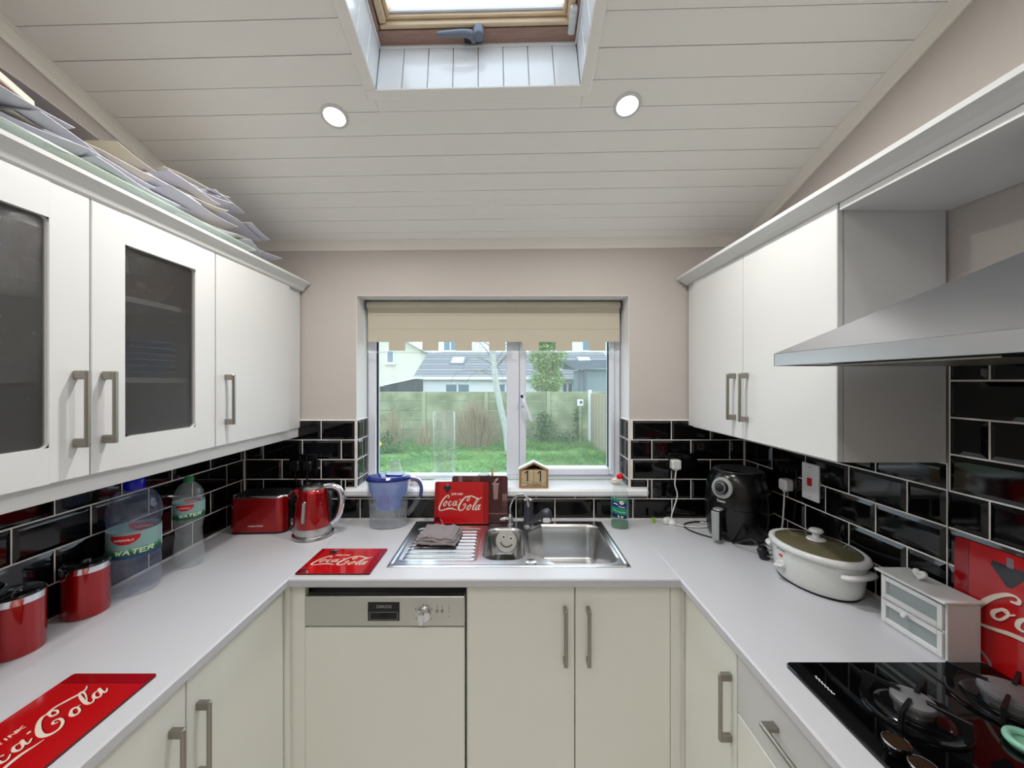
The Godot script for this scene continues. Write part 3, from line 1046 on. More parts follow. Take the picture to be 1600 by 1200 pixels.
	b.span(V(sx, 0.888, 1.505), V(0.6240, 0.92, 2.001))
	b.span(V(-sx, 0.888, 1.955), V(sx, 0.92, 2.001))
	tag(part(b, "worktop", M["worktop"]), "white worktop under the window that holds the sink", "worktop")
	b = MB.new()
	b.span(V(0.6245, 0.888, -0.3), V(1.228, 0.92, 2.001), 0.005)
	tag(part(b, "worktop", M["worktop"]), "long white worktop along the right wall under the hob", "worktop")
	# --- base units, left run
	o = thing("base_cabinet", "cream double-door base cabinet under the left worktop", "cabinet", V(-0.850, 0.0, 0.555), 90)
	b = MB.new()
	b.span(Vector3(0, 0.10, -0.52), Vector3(0.862, 0.886, 0.0))
	b.span(Vector3(0, 0, -0.50), Vector3(0.862, 0.10, -0.05))
	part(b, "carcass", M["cream unit"], o)
	door(o, 0.004, 0.432, 0.12, 0.880, M["cream unit"], 0.432 - 0.045, 0.688, 0.20)
	door(o, 0.436, 0.859, 0.12, 0.880, M["cream unit"], 0.436 + 0.033, 0.688, 0.20)
	o = thing("base_cabinet", "cream base cabinet under the left worktop, nearest the viewer", "cabinet", V(-0.850, 0.0, -0.05), 90)
	b = MB.new()
	b.span(Vector3(0, 0.10, -0.52), Vector3(0.602, 0.886, 0.0))
	b.span(Vector3(0, 0, -0.50), Vector3(0.602, 0.10, -0.05))
	part(b, "carcass", M["cream unit"], o)
	door(o, 0.002, 0.60, 0.12, 0.880, M["cream unit"], 0.56, 0.688, 0.20)
	# --- base units, right run
	o = thing("base_cabinet", "cream single-door base cabinet under the right worktop beside the drawers", "cabinet", V(0.670, 0.0, 1.418), -90)
	b = MB.new()
	b.span(Vector3(0, 0.10, -0.54), Vector3(0.322, 0.886, 0.0))
	b.span(Vector3(0, 0, -0.50), Vector3(0.322, 0.10, -0.05))
	part(b, "carcass", M["cream unit"], o)
	door(o, 0.004, 0.321, 0.12, 0.880, M["cream unit"], 0.295, 0.688, 0.20)
	o = thing("drawer_cabinet", "cream drawer cabinet under the hob", "cabinet", V(0.670, 0.0, 1.0945), -90)
	b = MB.new()
	b.span(Vector3(0, 0.10, -0.54), Vector3(0.50, 0.886, 0.0))
	b.span(Vector3(0, 0, -0.50), Vector3(0.50, 0.10, -0.05))
	part(b, "carcass", M["cream unit"], o)
	for r in [[0.702, 0.880, 0.80], [0.415, 0.698, 0.60], [0.12, 0.411, 0.30]]:
		door(o, 0.002, 0.498, r[0], r[1], M["white unit"] if r[0] > 0.6 else M["cream unit"], 0.25, r[2], 0.20, true, "drawer_front")
	# --- base units under the window: fillers, dishwasher, sink cabinet
	o = thing("base_cabinet", "cream double-door sink cabinet beside the dishwasher", "cabinet", V(-0.160, 0.0, 1.455), 0)
	b = MB.new()
	b.span(Vector3(0, 0.10, -0.50), Vector3(0.765, 0.72, -0.0))
	b.span(Vector3(0, 0.72, -0.018), Vector3(0.765, 0.886, -0.0))
	b.span(Vector3(0, 0, -0.50), Vector3(0.765, 0.10, -0.05))
	part(b, "carcass", M["cream unit"], o)
	door(o, 0.005, 0.405, 0.12, 0.884, M["cream unit"], 0.405 - 0.036, 0.697, 0.21)
	door(o, 0.409, 0.763, 0.12, 0.884, M["cream unit"], 0.409 + 0.046, 0.697, 0.21)
	b = MB.new()
	b.span(Vector3(0.766, 0.0, -0.012), Vector3(0.812, 0.886, 0.016), 0.001)
	b.span(Vector3(0.806, 0.0, 0.0165), Vector3(0.832, 0.886, 0.034), 0.001)
	part(b, "filler", M["cream unit"], o)
	o = thing("dishwasher", "built-in dishwasher with steel control panel and cream door", "dishwasher", V(-0.463, 0.0, 1.455))
	b = MB.new()
	b.span(Vector3(-0.299, 0.10, -0.52), Vector3(0.299, 0.72, -0.001))
	b.span(Vector3(-0.296, 0.72, -0.50), Vector3(0.296, 0.832, -0.014))
	part(b, "body", mat("tub grey", Color(0.42, 0.42, 0.43), 0.5), o)
	b = MB.new()
	b.span(Vector3(-0.298, 0.10, 0.0), Vector3(0.298, 0.720, 0.020), 0.002)
	part(b, "door", M["cream unit"], o)
	b = MB.new()
	b.span(Vector3(-0.299, 0.727, -0.012), Vector3(0.299, 0.838, 0.024), 0.003)
	var panel := part(b, "control_panel", M["brushed steel"], o)
	b = MB.new()
	b.span(Vector3(-0.062, 0.748, 0.0238), Vector3(0.056, 0.818, 0.0248), 0.0003)
	part(b, "display_surround", M["dark plastic"], panel)
	b = MB.new()
	b.prism(rounded(0.106, 0.030, 0.004, 4, Vector2(-0.003, 0.767)), 0.0006, Transform3D(Basis(), Vector3(0, 0, 0.0247)))
	part(b, "grip_rim", M["grey plastic"], panel)
	b = MB.new()
	b.prism(rounded(0.100, 0.025, 0.003, 4, Vector2(-0.003, 0.767)), 0.0008, Transform3D(Basis(), Vector3(0, 0, 0.0248)))
	part(b, "grip_recess", M["black gloss"], panel)
	words("ZANUSSI", 0.011, M["lettering grey"], panel, Vector3(-0.002, 0.8015, 0.0252))
	b = MB.new()
	b.lathe([Vector2(0, 0), Vector2(0.027, 0), Vector2(0.026, 0.012), Vector2(0.023, 0.014), Vector2(0, 0.014)], 28, Transform3D(Basis(Vector3.RIGHT, PI / 2), Vector3(0.146, 0.775, 0.024)))
	b.box(Vector3(0.1405, 0.766, 0.044), Vector3(0.020, 0.042, 0.018), 0.003)
	part(b, "programme_knob", M["chrome"], panel)
	for k in [[0.196, 0.789], [0.215, 0.789]]:
		b = MB.new()
		b.prism(ellipse(0.0055, 0.007, 16, Vector2(k[0], k[1] - 0.004)), 0.003, Transform3D(Basis(), Vector3(0, 0, 0.024)))
		part(b, "button", M["nickel"], panel)
	b = MB.new()
	for y in [0.802, 0.793, 0.783, 0.765]:
		b.prism(ellipse(0.0017, 0.0017, 8, Vector2(0.239, y)), 0.0006, Transform3D(Basis(), Vector3(0, 0, 0.024)))
	for k in [[0.145, 0.806], [0.160, 0.806], [0.116, 0.792], [0.176, 0.792], [0.118, 0.756], [0.174, 0.756], [0.196, 0.801], [0.215, 0.801]]:
		b.box(Vector3(k[0], k[1], 0.0242), Vector3(0.0022, 0.006, 0.0006))
	part(b, "marking", M["lettering dark"], panel).set_meta("kind", "stuff")
	# corner posts beside the dishwasher and the sink cabinet
	for k in [[-0.848, -0.7635, "cream filler strip between left base cabinet and dishwasher"]]:
		b = MB.new()
		b.span(V(k[0] + 0.02, 0.0, 1.467), V(k[1], 0.885, 1.440), 0.001)
		b.span(V(-0.856, 0.0, 1.4195), V(-0.812, 0.885, 1.4395), 0.001)
		tag(part(b, "filler_strip", M["cream unit"]), k[2], "filler strip")

# ---------------------------------------------------------------- sink
func rbox(p: Vector2, c: Vector2, h: Vector2, r: float) -> float:
	var q := (p - c).abs() - h + Vector2(r, r)
	return Vector2(maxf(q.x, 0), maxf(q.y, 0)).length() + minf(maxf(q.x, q.y), 0.0) - r

func sink_h(x: float, d: float) -> float:
	var p := Vector2(x, d)
	var edge := -rbox(p, Vector2(0, 1.7285), Vector2(0.475, 0.2435), 0.03)
	var y := 0.0045 * smoothstep(0.0, 0.006, edge) - 0.0022 * smoothstep(0.012, 0.020, edge)
	# drainer: a shallow tray with ridges
	var dr := -rbox(p, Vector2(-0.285, 1.705), Vector2(0.158, 0.178), 0.03)
	if dr > 0.0:
		y -= 0.004 * smoothstep(0.0, 0.010, dr)
		var run := smoothstep(0.012, 0.030, dr)
		y += run * 0.0042 * pow(0.5 + 0.5 * cos((d - 1.705) / 0.0345 * TAU), 1.6)
	var s := -rbox(p, Vector2(-0.02, 1.712), Vector2(0.084, 0.165), 0.055)
	if s > -0.006:
		y -= 0.004 * smoothstep(-0.006, 0.0, s) + 0.115 * smoothstep(0.0, 0.026, s)
	var m := -rbox(p, Vector2(0.265, 1.722), Vector2(0.178, 0.205), 0.06)
	m = minf(m, ((x - 0.087) + (d - 1.517) - 0.10) * 0.707)
	m = minf(m, ((x - 0.087) + (1.927 - d) - 0.075) * 0.707)
	if m > -0.006:
		y -= 0.004 * smoothstep(-0.006, 0.0, m) + 0.155 * smoothstep(0.0, 0.032, m)
	return 0.9205 + y

func build_sink() -> void:
	var o := thing("sink", "stainless steel inset sink with one and a half bowls and ridged drainer", "sink", V(0, 0, 1.7285))
	for k in [[-0.475, -0.118, "drainer"], [-0.118, 0.074, "half_bowl"], [0.074, 0.475, "main_bowl"]]:
		var w: float = k[1] - k[0]
		var f := func(u: float, v: float) -> Vector3:
			var x: float = k[0] + u * w
			var d: float = 1.485 + v * 0.487
			# du x dv must look up, so v runs away from the viewer
			return Vector3(x, sink_h(x, d), -(d - 1.7285))
		put(grid_mesh(int(w / 0.0035), 140, f), k[2], M["steel"], o)
	for k in [[-0.02, 1.712, 0.8045, 0.026], [0.265, 1.74, 0.7645, 0.038]]:
		var b := MB.new()
		b.lathe([Vector2(k[3] * 1.05, 0.0), Vector2(k[3], 0.003), Vector2(k[3] * 0.9, 0.004), Vector2(k[3] * 0.6, 0.002), Vector2(0, 0.003)], 24, Transform3D(Basis(), Vector3(k[0], k[2] - 0.002, -(k[1] - 1.7285))))
		part(b, "drain", M["chrome"], o)
	var b := MB.new()     # pop-up waste knob
	b.lathe([Vector2(0.0, 0.0), Vector2(0.022, 0.0), Vector2(0.022, 0.0035), Vector2(0.019, 0.005), Vector2(0, 0.005)], 24, Transform3D(Basis(), Vector3(0.088, 0.9225, 0.205)))
	part(b, "waste_knob", M["steel"], o)

# ---------------------------------------------------------------- printed boards
func board_print() -> Image:
	var im := Image.create(680, 505, false, Image.FORMAT_RGB8)
	im.fill(Color(0.68, 0.07, 0.085))
	im.fill_rect(Rect2i(0, 0, 46, 505), Color(0.56, 0.035, 0.07))
	im.fill_rect(Rect2i(610, 0, 70, 505), Color(0.55, 0.03, 0.06))
	im.fill_rect(Rect2i(44, 0, 3, 505), Color(0.36, 0.02, 0.05))
	im.fill_rect(Rect2i(609, 0, 3, 505), Color(0.36, 0.02, 0.05))
	# printed bottle opener, top left, and dark flourish, bottom left
	var dark := Color(0.14, 0.13, 0.16)
	for y in range(52, 140):
		var hw := 50.0 - absf(y - 70.0) * (0.3 if y < 70 else 0.62)
		im.fill_rect(Rect2i(int(158 - hw), y, int(hw * 2), 1), dark)
	im.fill_rect(Rect2i(150, 18, 18, 40), Color(0.45, 0.42, 0.44))
	stroke(im, [Vector3(8, 480, 30), Vector3(40, 440, 44), Vector3(70, 470, 40)], Color(0.33, 0.03, 0.09))
	stroke(im, [Vector3(75, 450, 10), Vector3(105, 480, 12), Vector3(112, 500, 8)], Color(0.6, 0.5, 0.52))
	var cream := Color(0.86, 0.80, 0.74)
	print_words(im, "DRINK", 212, 160, 22, 22, 6, cream, 0.3)
	var logo := [
		[[184, 172, 9], [172, 164, 9], [150, 172, 14], [116, 206, 17], [84, 256, 19], [64, 306, 19], [62, 332, 15], [82, 345, 12], [120, 338, 14], [165, 325, 18], [215, 322, 18], [252, 332, 12], [284, 338, 4]],
		[[184, 172, 9], [180, 188, 12], [164, 192, 8]],
		[[140, 240, 10], [118, 266, 14], [118, 288, 13], [136, 286, 9], [156, 252, 9], [152, 236, 9], [140, 240, 9], [158, 250, 6], [172, 240, 6]],
		[[212, 242, 10], [200, 236, 9], [184, 256, 14], [180, 282, 14], [194, 288, 9], [216, 270, 6]],
		[[268, 240, 9], [250, 238, 10], [232, 264, 14], [234, 286, 12], [250, 282, 9], [268, 252, 9], [280, 236, 12], [266, 268, 12], [268, 286, 10], [290, 270, 6]],
		[[316, 218, 12], [322, 216, 12]],
		[[428, 228, 7], [410, 224, 9], [412, 200, 9], [434, 182, 10], [438, 206, 10], [420, 232, 8], [404, 222, 8], [416, 186, 10], [400, 178, 14], [366, 204, 18], [326, 256, 22], [304, 304, 22], [310, 336, 18], [340, 344, 13], [374, 318, 12], [392, 280, 11], [380, 264, 9], [364, 280, 10], [372, 292, 8]],
		[[420, 178, 12], [456, 172, 14], [500, 188, 17], [540, 206, 16], [568, 204, 10], [590, 184, 5]],
		[[438, 282, 11], [414, 310, 16], [412, 336, 14], [434, 332, 10], [456, 294, 10], [452, 276, 9], [438, 282, 9], [470, 290, 6]],
		[[494, 300, 5], [530, 250, 7], [552, 206, 9], [540, 202, 8], [512, 246, 14], [482, 310, 16], [482, 336, 13], [500, 330, 8], [518, 306, 5]],
		[[562, 284, 9], [540, 284, 11], [516, 314, 15], [518, 338, 12], [536, 330, 9], [556, 296, 9], [572, 276, 12], [552, 318, 12], [552, 338, 11], [576, 318, 5]],
	]
	for pass_no in 2:
		for s in logo:
			var pts := []
			for p in s:
				pts.append(Vector3(p[0] + (2 if pass_no == 0 else 0), p[1] + (4 if pass_no == 0 else 0), p[2] + (1.0 if pass_no == 0 else 0.0)))
			stroke(im, pts, Color(0.42, 0.02, 0.04) if pass_no == 0 else cream)
	return im

func back_print() -> Image:   # the dim brown street picture on the second board
	var im := Image.create(400, 300, false, Image.FORMAT_RGB8)
	im.fill(Color(0.24, 0.13, 0.13))
	for r in [[0, 0, 40, 160, 0.30, 0.16, 0.16], [45, 0, 30, 40, 0.50, 0.40, 0.40], [80, 0, 70, 30, 0.32, 0.19, 0.19], [150, 0, 50, 45, 0.36, 0.23, 0.22], [205, 0, 60, 300, 0.22, 0.11, 0.11], [360, 0, 40, 300, 0.30, 0.17, 0.17]]:
		im.fill_rect(Rect2i(r[0], r[1], r[2], r[3]), Color(r[4], r[5], r[6]))
	for y in range(50, 150):
		im.fill_rect(Rect2i(292 + y / 20, y, 44 - y / 10, 1), Color(0.58, 0.45, 0.44))
	im.fill_rect(Rect2i(288, 46, 52, 8), Color(0.66, 0.55, 0.53))
	for k in [[316, 26, 7], [326, 18, 6], [306, 38, 6]]:
		dab(im, k[0], k[1], k[2], Color(0.75, 0.68, 0.66))
	for k in 9:
		im.fill_rect(Rect2i(362, 118 + k * 9, 34, 4), Color(0.62, 0.55, 0.53) if k < 5 else Color(0.4, 0.26, 0.26))
	im.fill_rect(Rect2i(150, 238, 250, 6), Color(0.5, 0.36, 0.35))
	return im

func board_mesh(w: float, h: float, t: float, r: float) -> Array:   # [slab, printed face with uv]; lies in xy, front on z = t
	var b := MB.new()
	b.prism(rounded(w, h, r, 5), t, Transform3D(), 0.0008)
	var pts := PackedVector2Array(rounded(w - 0.0016, h - 0.0016, r, 5))
	var st := SurfaceTool.new()
	st.begin(Mesh.PRIMITIVE_TRIANGLES)
	var idx := Geometry2D.triangulate_polygon(pts)
	for k in range(0, idx.size(), 3):
		var q := [pts[idx[k]], pts[idx[k + 1]], pts[idx[k + 2]]]
		if (q[1] - q[0]).cross(q[2] - q[0]) > 0.0:
			q = [q[0], q[2], q[1]]
		for p in q:
			st.set_normal(Vector3.BACK)
			st.set_uv(Vector2(p.x / w + 0.5, 0.5 - p.y / h))
			st.add_vertex(Vector3(p.x, p.y, t + 0.0003))
	return [b.done(), st.commit()]

func printed_board(label: String, meshes: Array, face: Material, edge: Material, xf: Transform3D) -> void:
	var o := thing("glass_board", label, "worktop saver")
	o.transform = xf
	put(meshes[0], "slab", edge, o)
	put(meshes[1], "print", face, o)

# ---------------------------------------------------------------- left worktop
func label_print(tall: bool) -> Image:
	var im := Image.create(512, 128, false, Image.FORMAT_RGB8)
	im.fill(Color(0.54, 0.68, 0.67))
	var n := FastNoiseLite.new()
	n.seed = 5
	n.frequency = 0.02
	for x in 512:
		var hgt := int(34 + 16 * n.get_noise_1d(x) + 8 * n.get_noise_1d(x * 4.0))
		im.fill_rect(Rect2i(x, 128 - hgt, 1, hgt), Color(0.12, 0.32, 0.24))
		im.fill_rect(Rect2i(x, 128 - hgt - 12, 1, 14), Color(0.30, 0.55, 0.42))
	im.fill_rect(Rect2i(0, 120, 512, 8), Color(0.05, 0.26, 0.58) if tall else Color(0.06, 0.42, 0.24))
	for base in [0, 256]:
		for y in range(14, 58):
			var hw := 46.0 - (0.0 if y < 24 else pow((y - 24) / 34.0, 2.0) * 34.0)
			im.fill_rect(Rect2i(int(base + 70 - hw), y, int(hw * 2), 1), Color(0.78, 0.05, 0.09))
		print_words(im, "SUPERVALU", base + 36, 40, 5, 9, 1.8, Color.WHITE)
		print_words(im, "WATER", base + 40, 106, 18, 20, 5, Color(0.85, 0.92, 0.80), 0.15)
		im.fill_rect(Rect2i(base + 205, 20, 36, 90), Color(0.86, 0.89, 0.90))
		for k in 8:
			im.fill_rect(Rect2i(base + 209, 26 + k * 6, 28, 2), Color(0.3, 0.4, 0.5))
	return im

func label_wrap(r0: float, r1: float, y0: float, y1: float, sx := 1.0) -> ArrayMesh:   # a label round a bottle
	return grid_mesh(48, 4, func(u: float, v: float) -> Vector3:
		var a := u * TAU
		var r := lerpf(r0, r1, v)
		return Vector3(r * sin(a) * sx, lerpf(y0, y1, v), r * cos(a)), true)

func bottle(called: String, label: String, pos: Vector3, turn: float, body: Array, skin: Material, cap: Array, cap_mat: Material, lab: Array, lab_mat: Material) -> void:
	var o := thing(called, label, "bottle", pos, turn)
	var b := MB.new()
	b.lathe(body, 40)
	part(b, "bottle_body", skin, o)
	b = MB.new()
	b.lathe(cap, 24)
	part(b, "cap", cap_mat, o)
	put(label_wrap(lab[0], lab[1], lab[2], lab[3]), "label", lab_mat, o)

func build_left_things() -> void:
	# canisters
	for k in [[-1.319, 1.027, "red canister with chrome rim, cut off by the picture's left edge"], [-1.320, 1.199, "red canister with chrome rim beside the big water bottle"]]:
		var o := thing("canister", k[2], "canister", V(k[0], 0.92, k[1]), 0, "red canisters")
		var b := MB.new()
		b.lathe([Vector2(0, 0), Vector2(0.052, 0), Vector2(0.0545, 0.003), Vector2(0.0545, 0.136), Vector2(0, 0.136)], 40)
		part(b, "body", M["red lacquer"], o)
		b = MB.new()
		b.lathe([Vector2(0.0545, 0.136), Vector2(0.0558, 0.137), Vector2(0.0558, 0.154), Vector2(0.054, 0.155), Vector2(0.052, 0.155)], 40)
		part(b, "rim", M["chrome"], o)
		b = MB.new()
		b.lathe([Vector2(0.052, 0.150), Vector2(0.053, 0.156), Vector2(0.050, 0.160), Vector2(0.030, 0.162), Vector2(0, 0.1625)], 40)
		var lid := part(b, "lid", M["black gloss"], o)
		b = MB.new()
		b.lathe([Vector2(0.012, 0.160), Vector2(0.013, 0.166), Vector2(0, 0.167)], 20)
		part(b, "lid_knob", M["chrome"], lid)
	# big five-litre bottle and two-litre bottle
	clear("bottle blue", Color(0.60, 0.70, 0.92), 0.08, 0.05)
	clear("bottle clear", Color(0.82, 0.88, 0.90), 0.12, 0.05)
	for m in ["bottle blue", "bottle clear"]:
		rough_skin(M[m], 0.02, 0.5, Vector3.ONE * 8.0, 21)
	var lt := picture("label print large", label_print(true), 0.45)
	var ls := picture("label print small", label_print(false), 0.45)
	bottle("water_bottle", "big empty blue-tinted water bottle with a dark blue cap", V(-1.301, 0.92, 1.335), -25,
		curve([Vector2(0, 0.008), Vector2(0.045, 0.004), Vector2(0.062, 0.002), Vector2(0.070, 0.014), Vector2(0.071, 0.05), Vector2(0.0695, 0.075), Vector2(0.071, 0.10), Vector2(0.0695, 0.125), Vector2(0.070, 0.14), Vector2(0.070, 0.21), Vector2(0.0695, 0.225), Vector2(0.073, 0.25), Vector2(0.074, 0.27), Vector2(0.068, 0.305), Vector2(0.052, 0.333), Vector2(0.032, 0.345), Vector2(0.025, 0.352), Vector2(0.0235, 0.372)], 4), M["bottle blue"],
		[Vector2(0, 0.345), Vector2(0.0255, 0.345), Vector2(0.028, 0.35), Vector2(0.028, 0.376), Vector2(0.024, 0.384), Vector2(0, 0.385)], M["blue plastic"], [0.0712, 0.0712, 0.130, 0.218], lt)
	bottle("water_bottle", "two-litre clear water bottle with a green cap", V(-1.262, 0.92, 1.515), -24,
		curve([Vector2(0, 0.012), Vector2(0.028, 0.004), Vector2(0.040, 0.0), Vector2(0.047, 0.012), Vector2(0.049, 0.04), Vector2(0.0455, 0.09), Vector2(0.0425, 0.125), Vector2(0.043, 0.15), Vector2(0.049, 0.175), Vector2(0.050, 0.19), Vector2(0.0500, 0.245), Vector2(0.0495, 0.262), Vector2(0.044, 0.288), Vector2(0.030, 0.312), Vector2(0.017, 0.322), Vector2(0.0135, 0.328)], 4), M["bottle clear"],
		[Vector2(0, 0.322), Vector2(0.0145, 0.322), Vector2(0.016, 0.325), Vector2(0.016, 0.340), Vector2(0.014, 0.3445), Vector2(0, 0.345)], M["green plastic"], [0.0508, 0.0508, 0.188, 0.252], ls)
	build_toaster()
	build_kettle()
	build_jug()
	# printed boards
	var bp := picture("board print", board_print(), 0.10)
	var kp := picture("street print", back_print(), 0.12)
	var edge := mat("board edge", Color(0.30, 0.03, 0.05), 0.15)
	var small := board_mesh(0.28, 0.215, 0.005, 0.006)
	var flat_up := Basis(Vector3.RIGHT, Vector3.FORWARD, Vector3.UP)
	printed_board("red printed glass board lying flat beside the sink drainer", small, bp, edge, Transform3D(flat_up, V(-0.657, 0.9205, 1.535)))
	printed_board("large red printed glass board lying flat on the left worktop edge", board_mesh(0.30, 0.205, 0.005, 0.006), bp, edge, Transform3D(Basis(Vector3.FORWARD, Vector3.LEFT, Vector3.UP), V(-0.962, 0.9205, 0.790)))
	var upright := Basis(Vector3.RIGHT, deg_to_rad(-10.0))
	printed_board("red printed glass board standing behind the sink drainer", board_mesh(0.275, 0.205, 0.005, 0.010), bp, edge, Transform3D(upright, V(-0.238, 1.0275, 1.943)))
	printed_board("dark brown printed glass board standing behind the red one at the sink", board_mesh(0.285, 0.232, 0.005, 0.012), kp, M["dark plastic"], Transform3D(Basis(Vector3.RIGHT, deg_to_rad(-7.0)), V(-0.148, 1.0395, 1.960)))
	printed_board("large red printed glass board leaning on the right wall behind the hob", board_mesh(0.50, 0.30, 0.005, 0.010), bp, edge, Transform3D(Basis(Vector3.BACK, Vector3.UP, Vector3.LEFT) * Basis(Vector3.RIGHT, deg_to_rad(-1.0)), V(1.2210, 1.0708, 0.80)))
	# heap on top of the left wall cabinets
	var top := 2.1565
	var b := MB.new()
	b.span(Vector3(-0.15, 0, -0.47), Vector3(0.15, 0.006, 0.47), 0.001)
	var g := part(b, "perspex_sheet", M["green perspex"])
	g.transform = Transform3D(Basis(Vector3.BACK, deg_to_rad(4.0)), V(-1.195, top + 0.014, 1.12))
	tag(g, "long pale green clear sheet under the papers on the left cabinets", "perspex sheet")
	# nested sheets: every sheet follows the same gentle swell of the heap, one layer above those it covers
	var swell := func(x: float, d: float) -> float:
		return 0.006 * sin(d * 9.0) + 0.004 * sin(d * 23.0 + x * 20.0) + 0.07 * (x + 1.19)
	var laid := []
	var layer_of := func(x: float, d: float, rx: float) -> int:
		var top_layer := -1
		for q in laid:
			if absf(q[0] - d) < q[1] + rx:
				top_layer = maxi(top_layer, q[2])
		return top_layer + 1
	var order := [0.82, 1.00, 1.12, 0.90, 1.04, 0.96, 1.40, 1.62, 1.22, 0.94, 1.50, 1.32, 1.08, 1.74, 1.44, 1.24, 1.36, 1.58, 0.80, 1.40, 1.30, 1.16, 1.66, 1.38, 1.32, 1.46, 1.36]
	for k in order.size():
		var d: float = order[k]
		var hx := rng.randf_range(0.090, 0.115)
		var hz := rng.randf_range(0.10, 0.14) * (0.75 if d > 1.6 else 1.0)
		var spin := rng.randf_range(-0.32, 0.32)
		var c := Vector2(-1.19 + rng.randf_range(-0.015, 0.02), d)
		var reach := hz * cos(spin) + hx * absf(sin(spin))
		var lay: int = layer_of.call(c.x, d, reach)
		laid.append([d, reach, lay])
		var lift := 0.036 + lay * 0.0075
		var curl := rng.randf_range(0.0, 0.003)
		var sh := sheet(8, 10, func(u: float, v: float) -> Vector3:
			var q := Vector2((u - 0.5) * 2.0 * hx, (v - 0.5) * 2.0 * hz).rotated(spin)
			return Vector3(q.x, lift + swell.call(c.x + q.x, c.y + q.y) + curl * pow(absf(u - 0.5) * 2.0, 3.0) * (1.0 if u > 0.5 else 0.2), -q.y), Vector3(0, rng.randf_range(0.001, 0.002), 0))
		var p := part(sh, "letter", M[["paper", "paper", "paper", "paper cream"][rng.randi() % 4]])
		p.position = V(c.x, top, c.y)
		tag(p, "loose white sheet in the paper heap on the left wall cabinets", "paper", "paper heap on the left wall cabinets")
	var crest: float = 0.036 + layer_of.call(-1.19, 0.80, 0.14) * 0.0075 + 0.010
	b = MB.new()
	b.span(Vector3(-0.08, 0, -0.10), Vector3(0.08, 0.016, 0.10), 0.002)
	var bk := part(b, "book", M["card red"])
	bk.position = V(-1.165, top + crest, 0.77)
	bk.rotation_degrees = Vector3(0, 15, 5)
	tag(bk, "dark red book under the flat cream box at far left", "book")
	b = MB.new()
	b.span(Vector3(-0.09, 0, -0.12), Vector3(0.09, 0.020, 0.12), 0.002)
	var bx := part(b, "flat_box", M["paper cream"])
	bx.position = V(-1.165, top + crest + 0.0175, 0.77)
	bx.rotation_degrees = Vector3(0, 22, 5)
	tag(bx, "flat cream box lying on the papers at far left", "box")
	var big := sheet(14, 6, func(u: float, v: float) -> Vector3:
		return Vector3((v - 0.5) * 0.20, 0.03 * sin(PI * pow(u, 0.8)), (u - 0.5) * -0.50), Vector3(0, 0.0015, 0))
	var bigp := part(big, "folded_poster", M["paper grey"])
	bigp.position = V(-1.245, top + crest + 0.050, 0.86)
	bigp.rotation_degrees = Vector3(0, 3, 5)
	tag(bigp, "large grey curved paper on top of the heap at far left", "paper")
	# sockets on the window wall, left
	socket("black double socket on the tiles above the toaster", V(-1.066, 1.218, 2.001), 0, M["black gloss"])
	plug("black plug in the double socket above the toaster, left one", V(-1.098, 1.206, 1.992), 0, M["black plastic"], [Vector3(0, -0.02, 0.02), Vector3(0.002, -0.07, 0.016), Vector3(0.0, -0.11, 0.003), Vector3(0.0, -0.24, 0.003), Vector3(0.0, -0.278, 0.003)])
	plug("black plug in the double socket above the kettle, right one", V(-1.034, 1.206, 1.992), 0, M["black plastic"], [Vector3(0, -0.02, 0.02), Vector3(0.0, -0.12, 0.024), Vector3(0.01, -0.22, 0.02), Vector3(0.06, -0.278, 0.025)])

func socket(label: String, at: Vector3, turn: float, m: Material) -> void:
	var o := thing("wall_socket", label, "socket", at, turn)
	var b := MB.new()
	b.prism(rounded(0.147, 0.087, 0.006, 4), 0.009, Transform3D(), 0.002)
	part(b, "plate", m, o)
	b = MB.new()
	for s in [-1, 1]:
		b.box(Vector3(s * 0.018, 0.024, 0.010), Vector3(0.011, 0.018, 0.005), 0.001)
	part(b, "switch", M["dark plastic"], o)

func plug(label: String, at: Vector3, turn: float, m: Material, cord: Array) -> void:
	var o := thing("plug", label, "plug", at, turn)
	var b := MB.new()
	b.prism(rounded(0.048, 0.05, 0.010, 5), 0.032, Transform3D(), 0.006)
	b.box(Vector3(0, -0.020, 0.018), Vector3(0.018, 0.022, 0.018), 0.004)
	part(b, "plug_body", m, o)
	b = MB.new()
	b.tube(curve(cord, 8), 0.0035, 8)
	part(b, "cord", m, o)

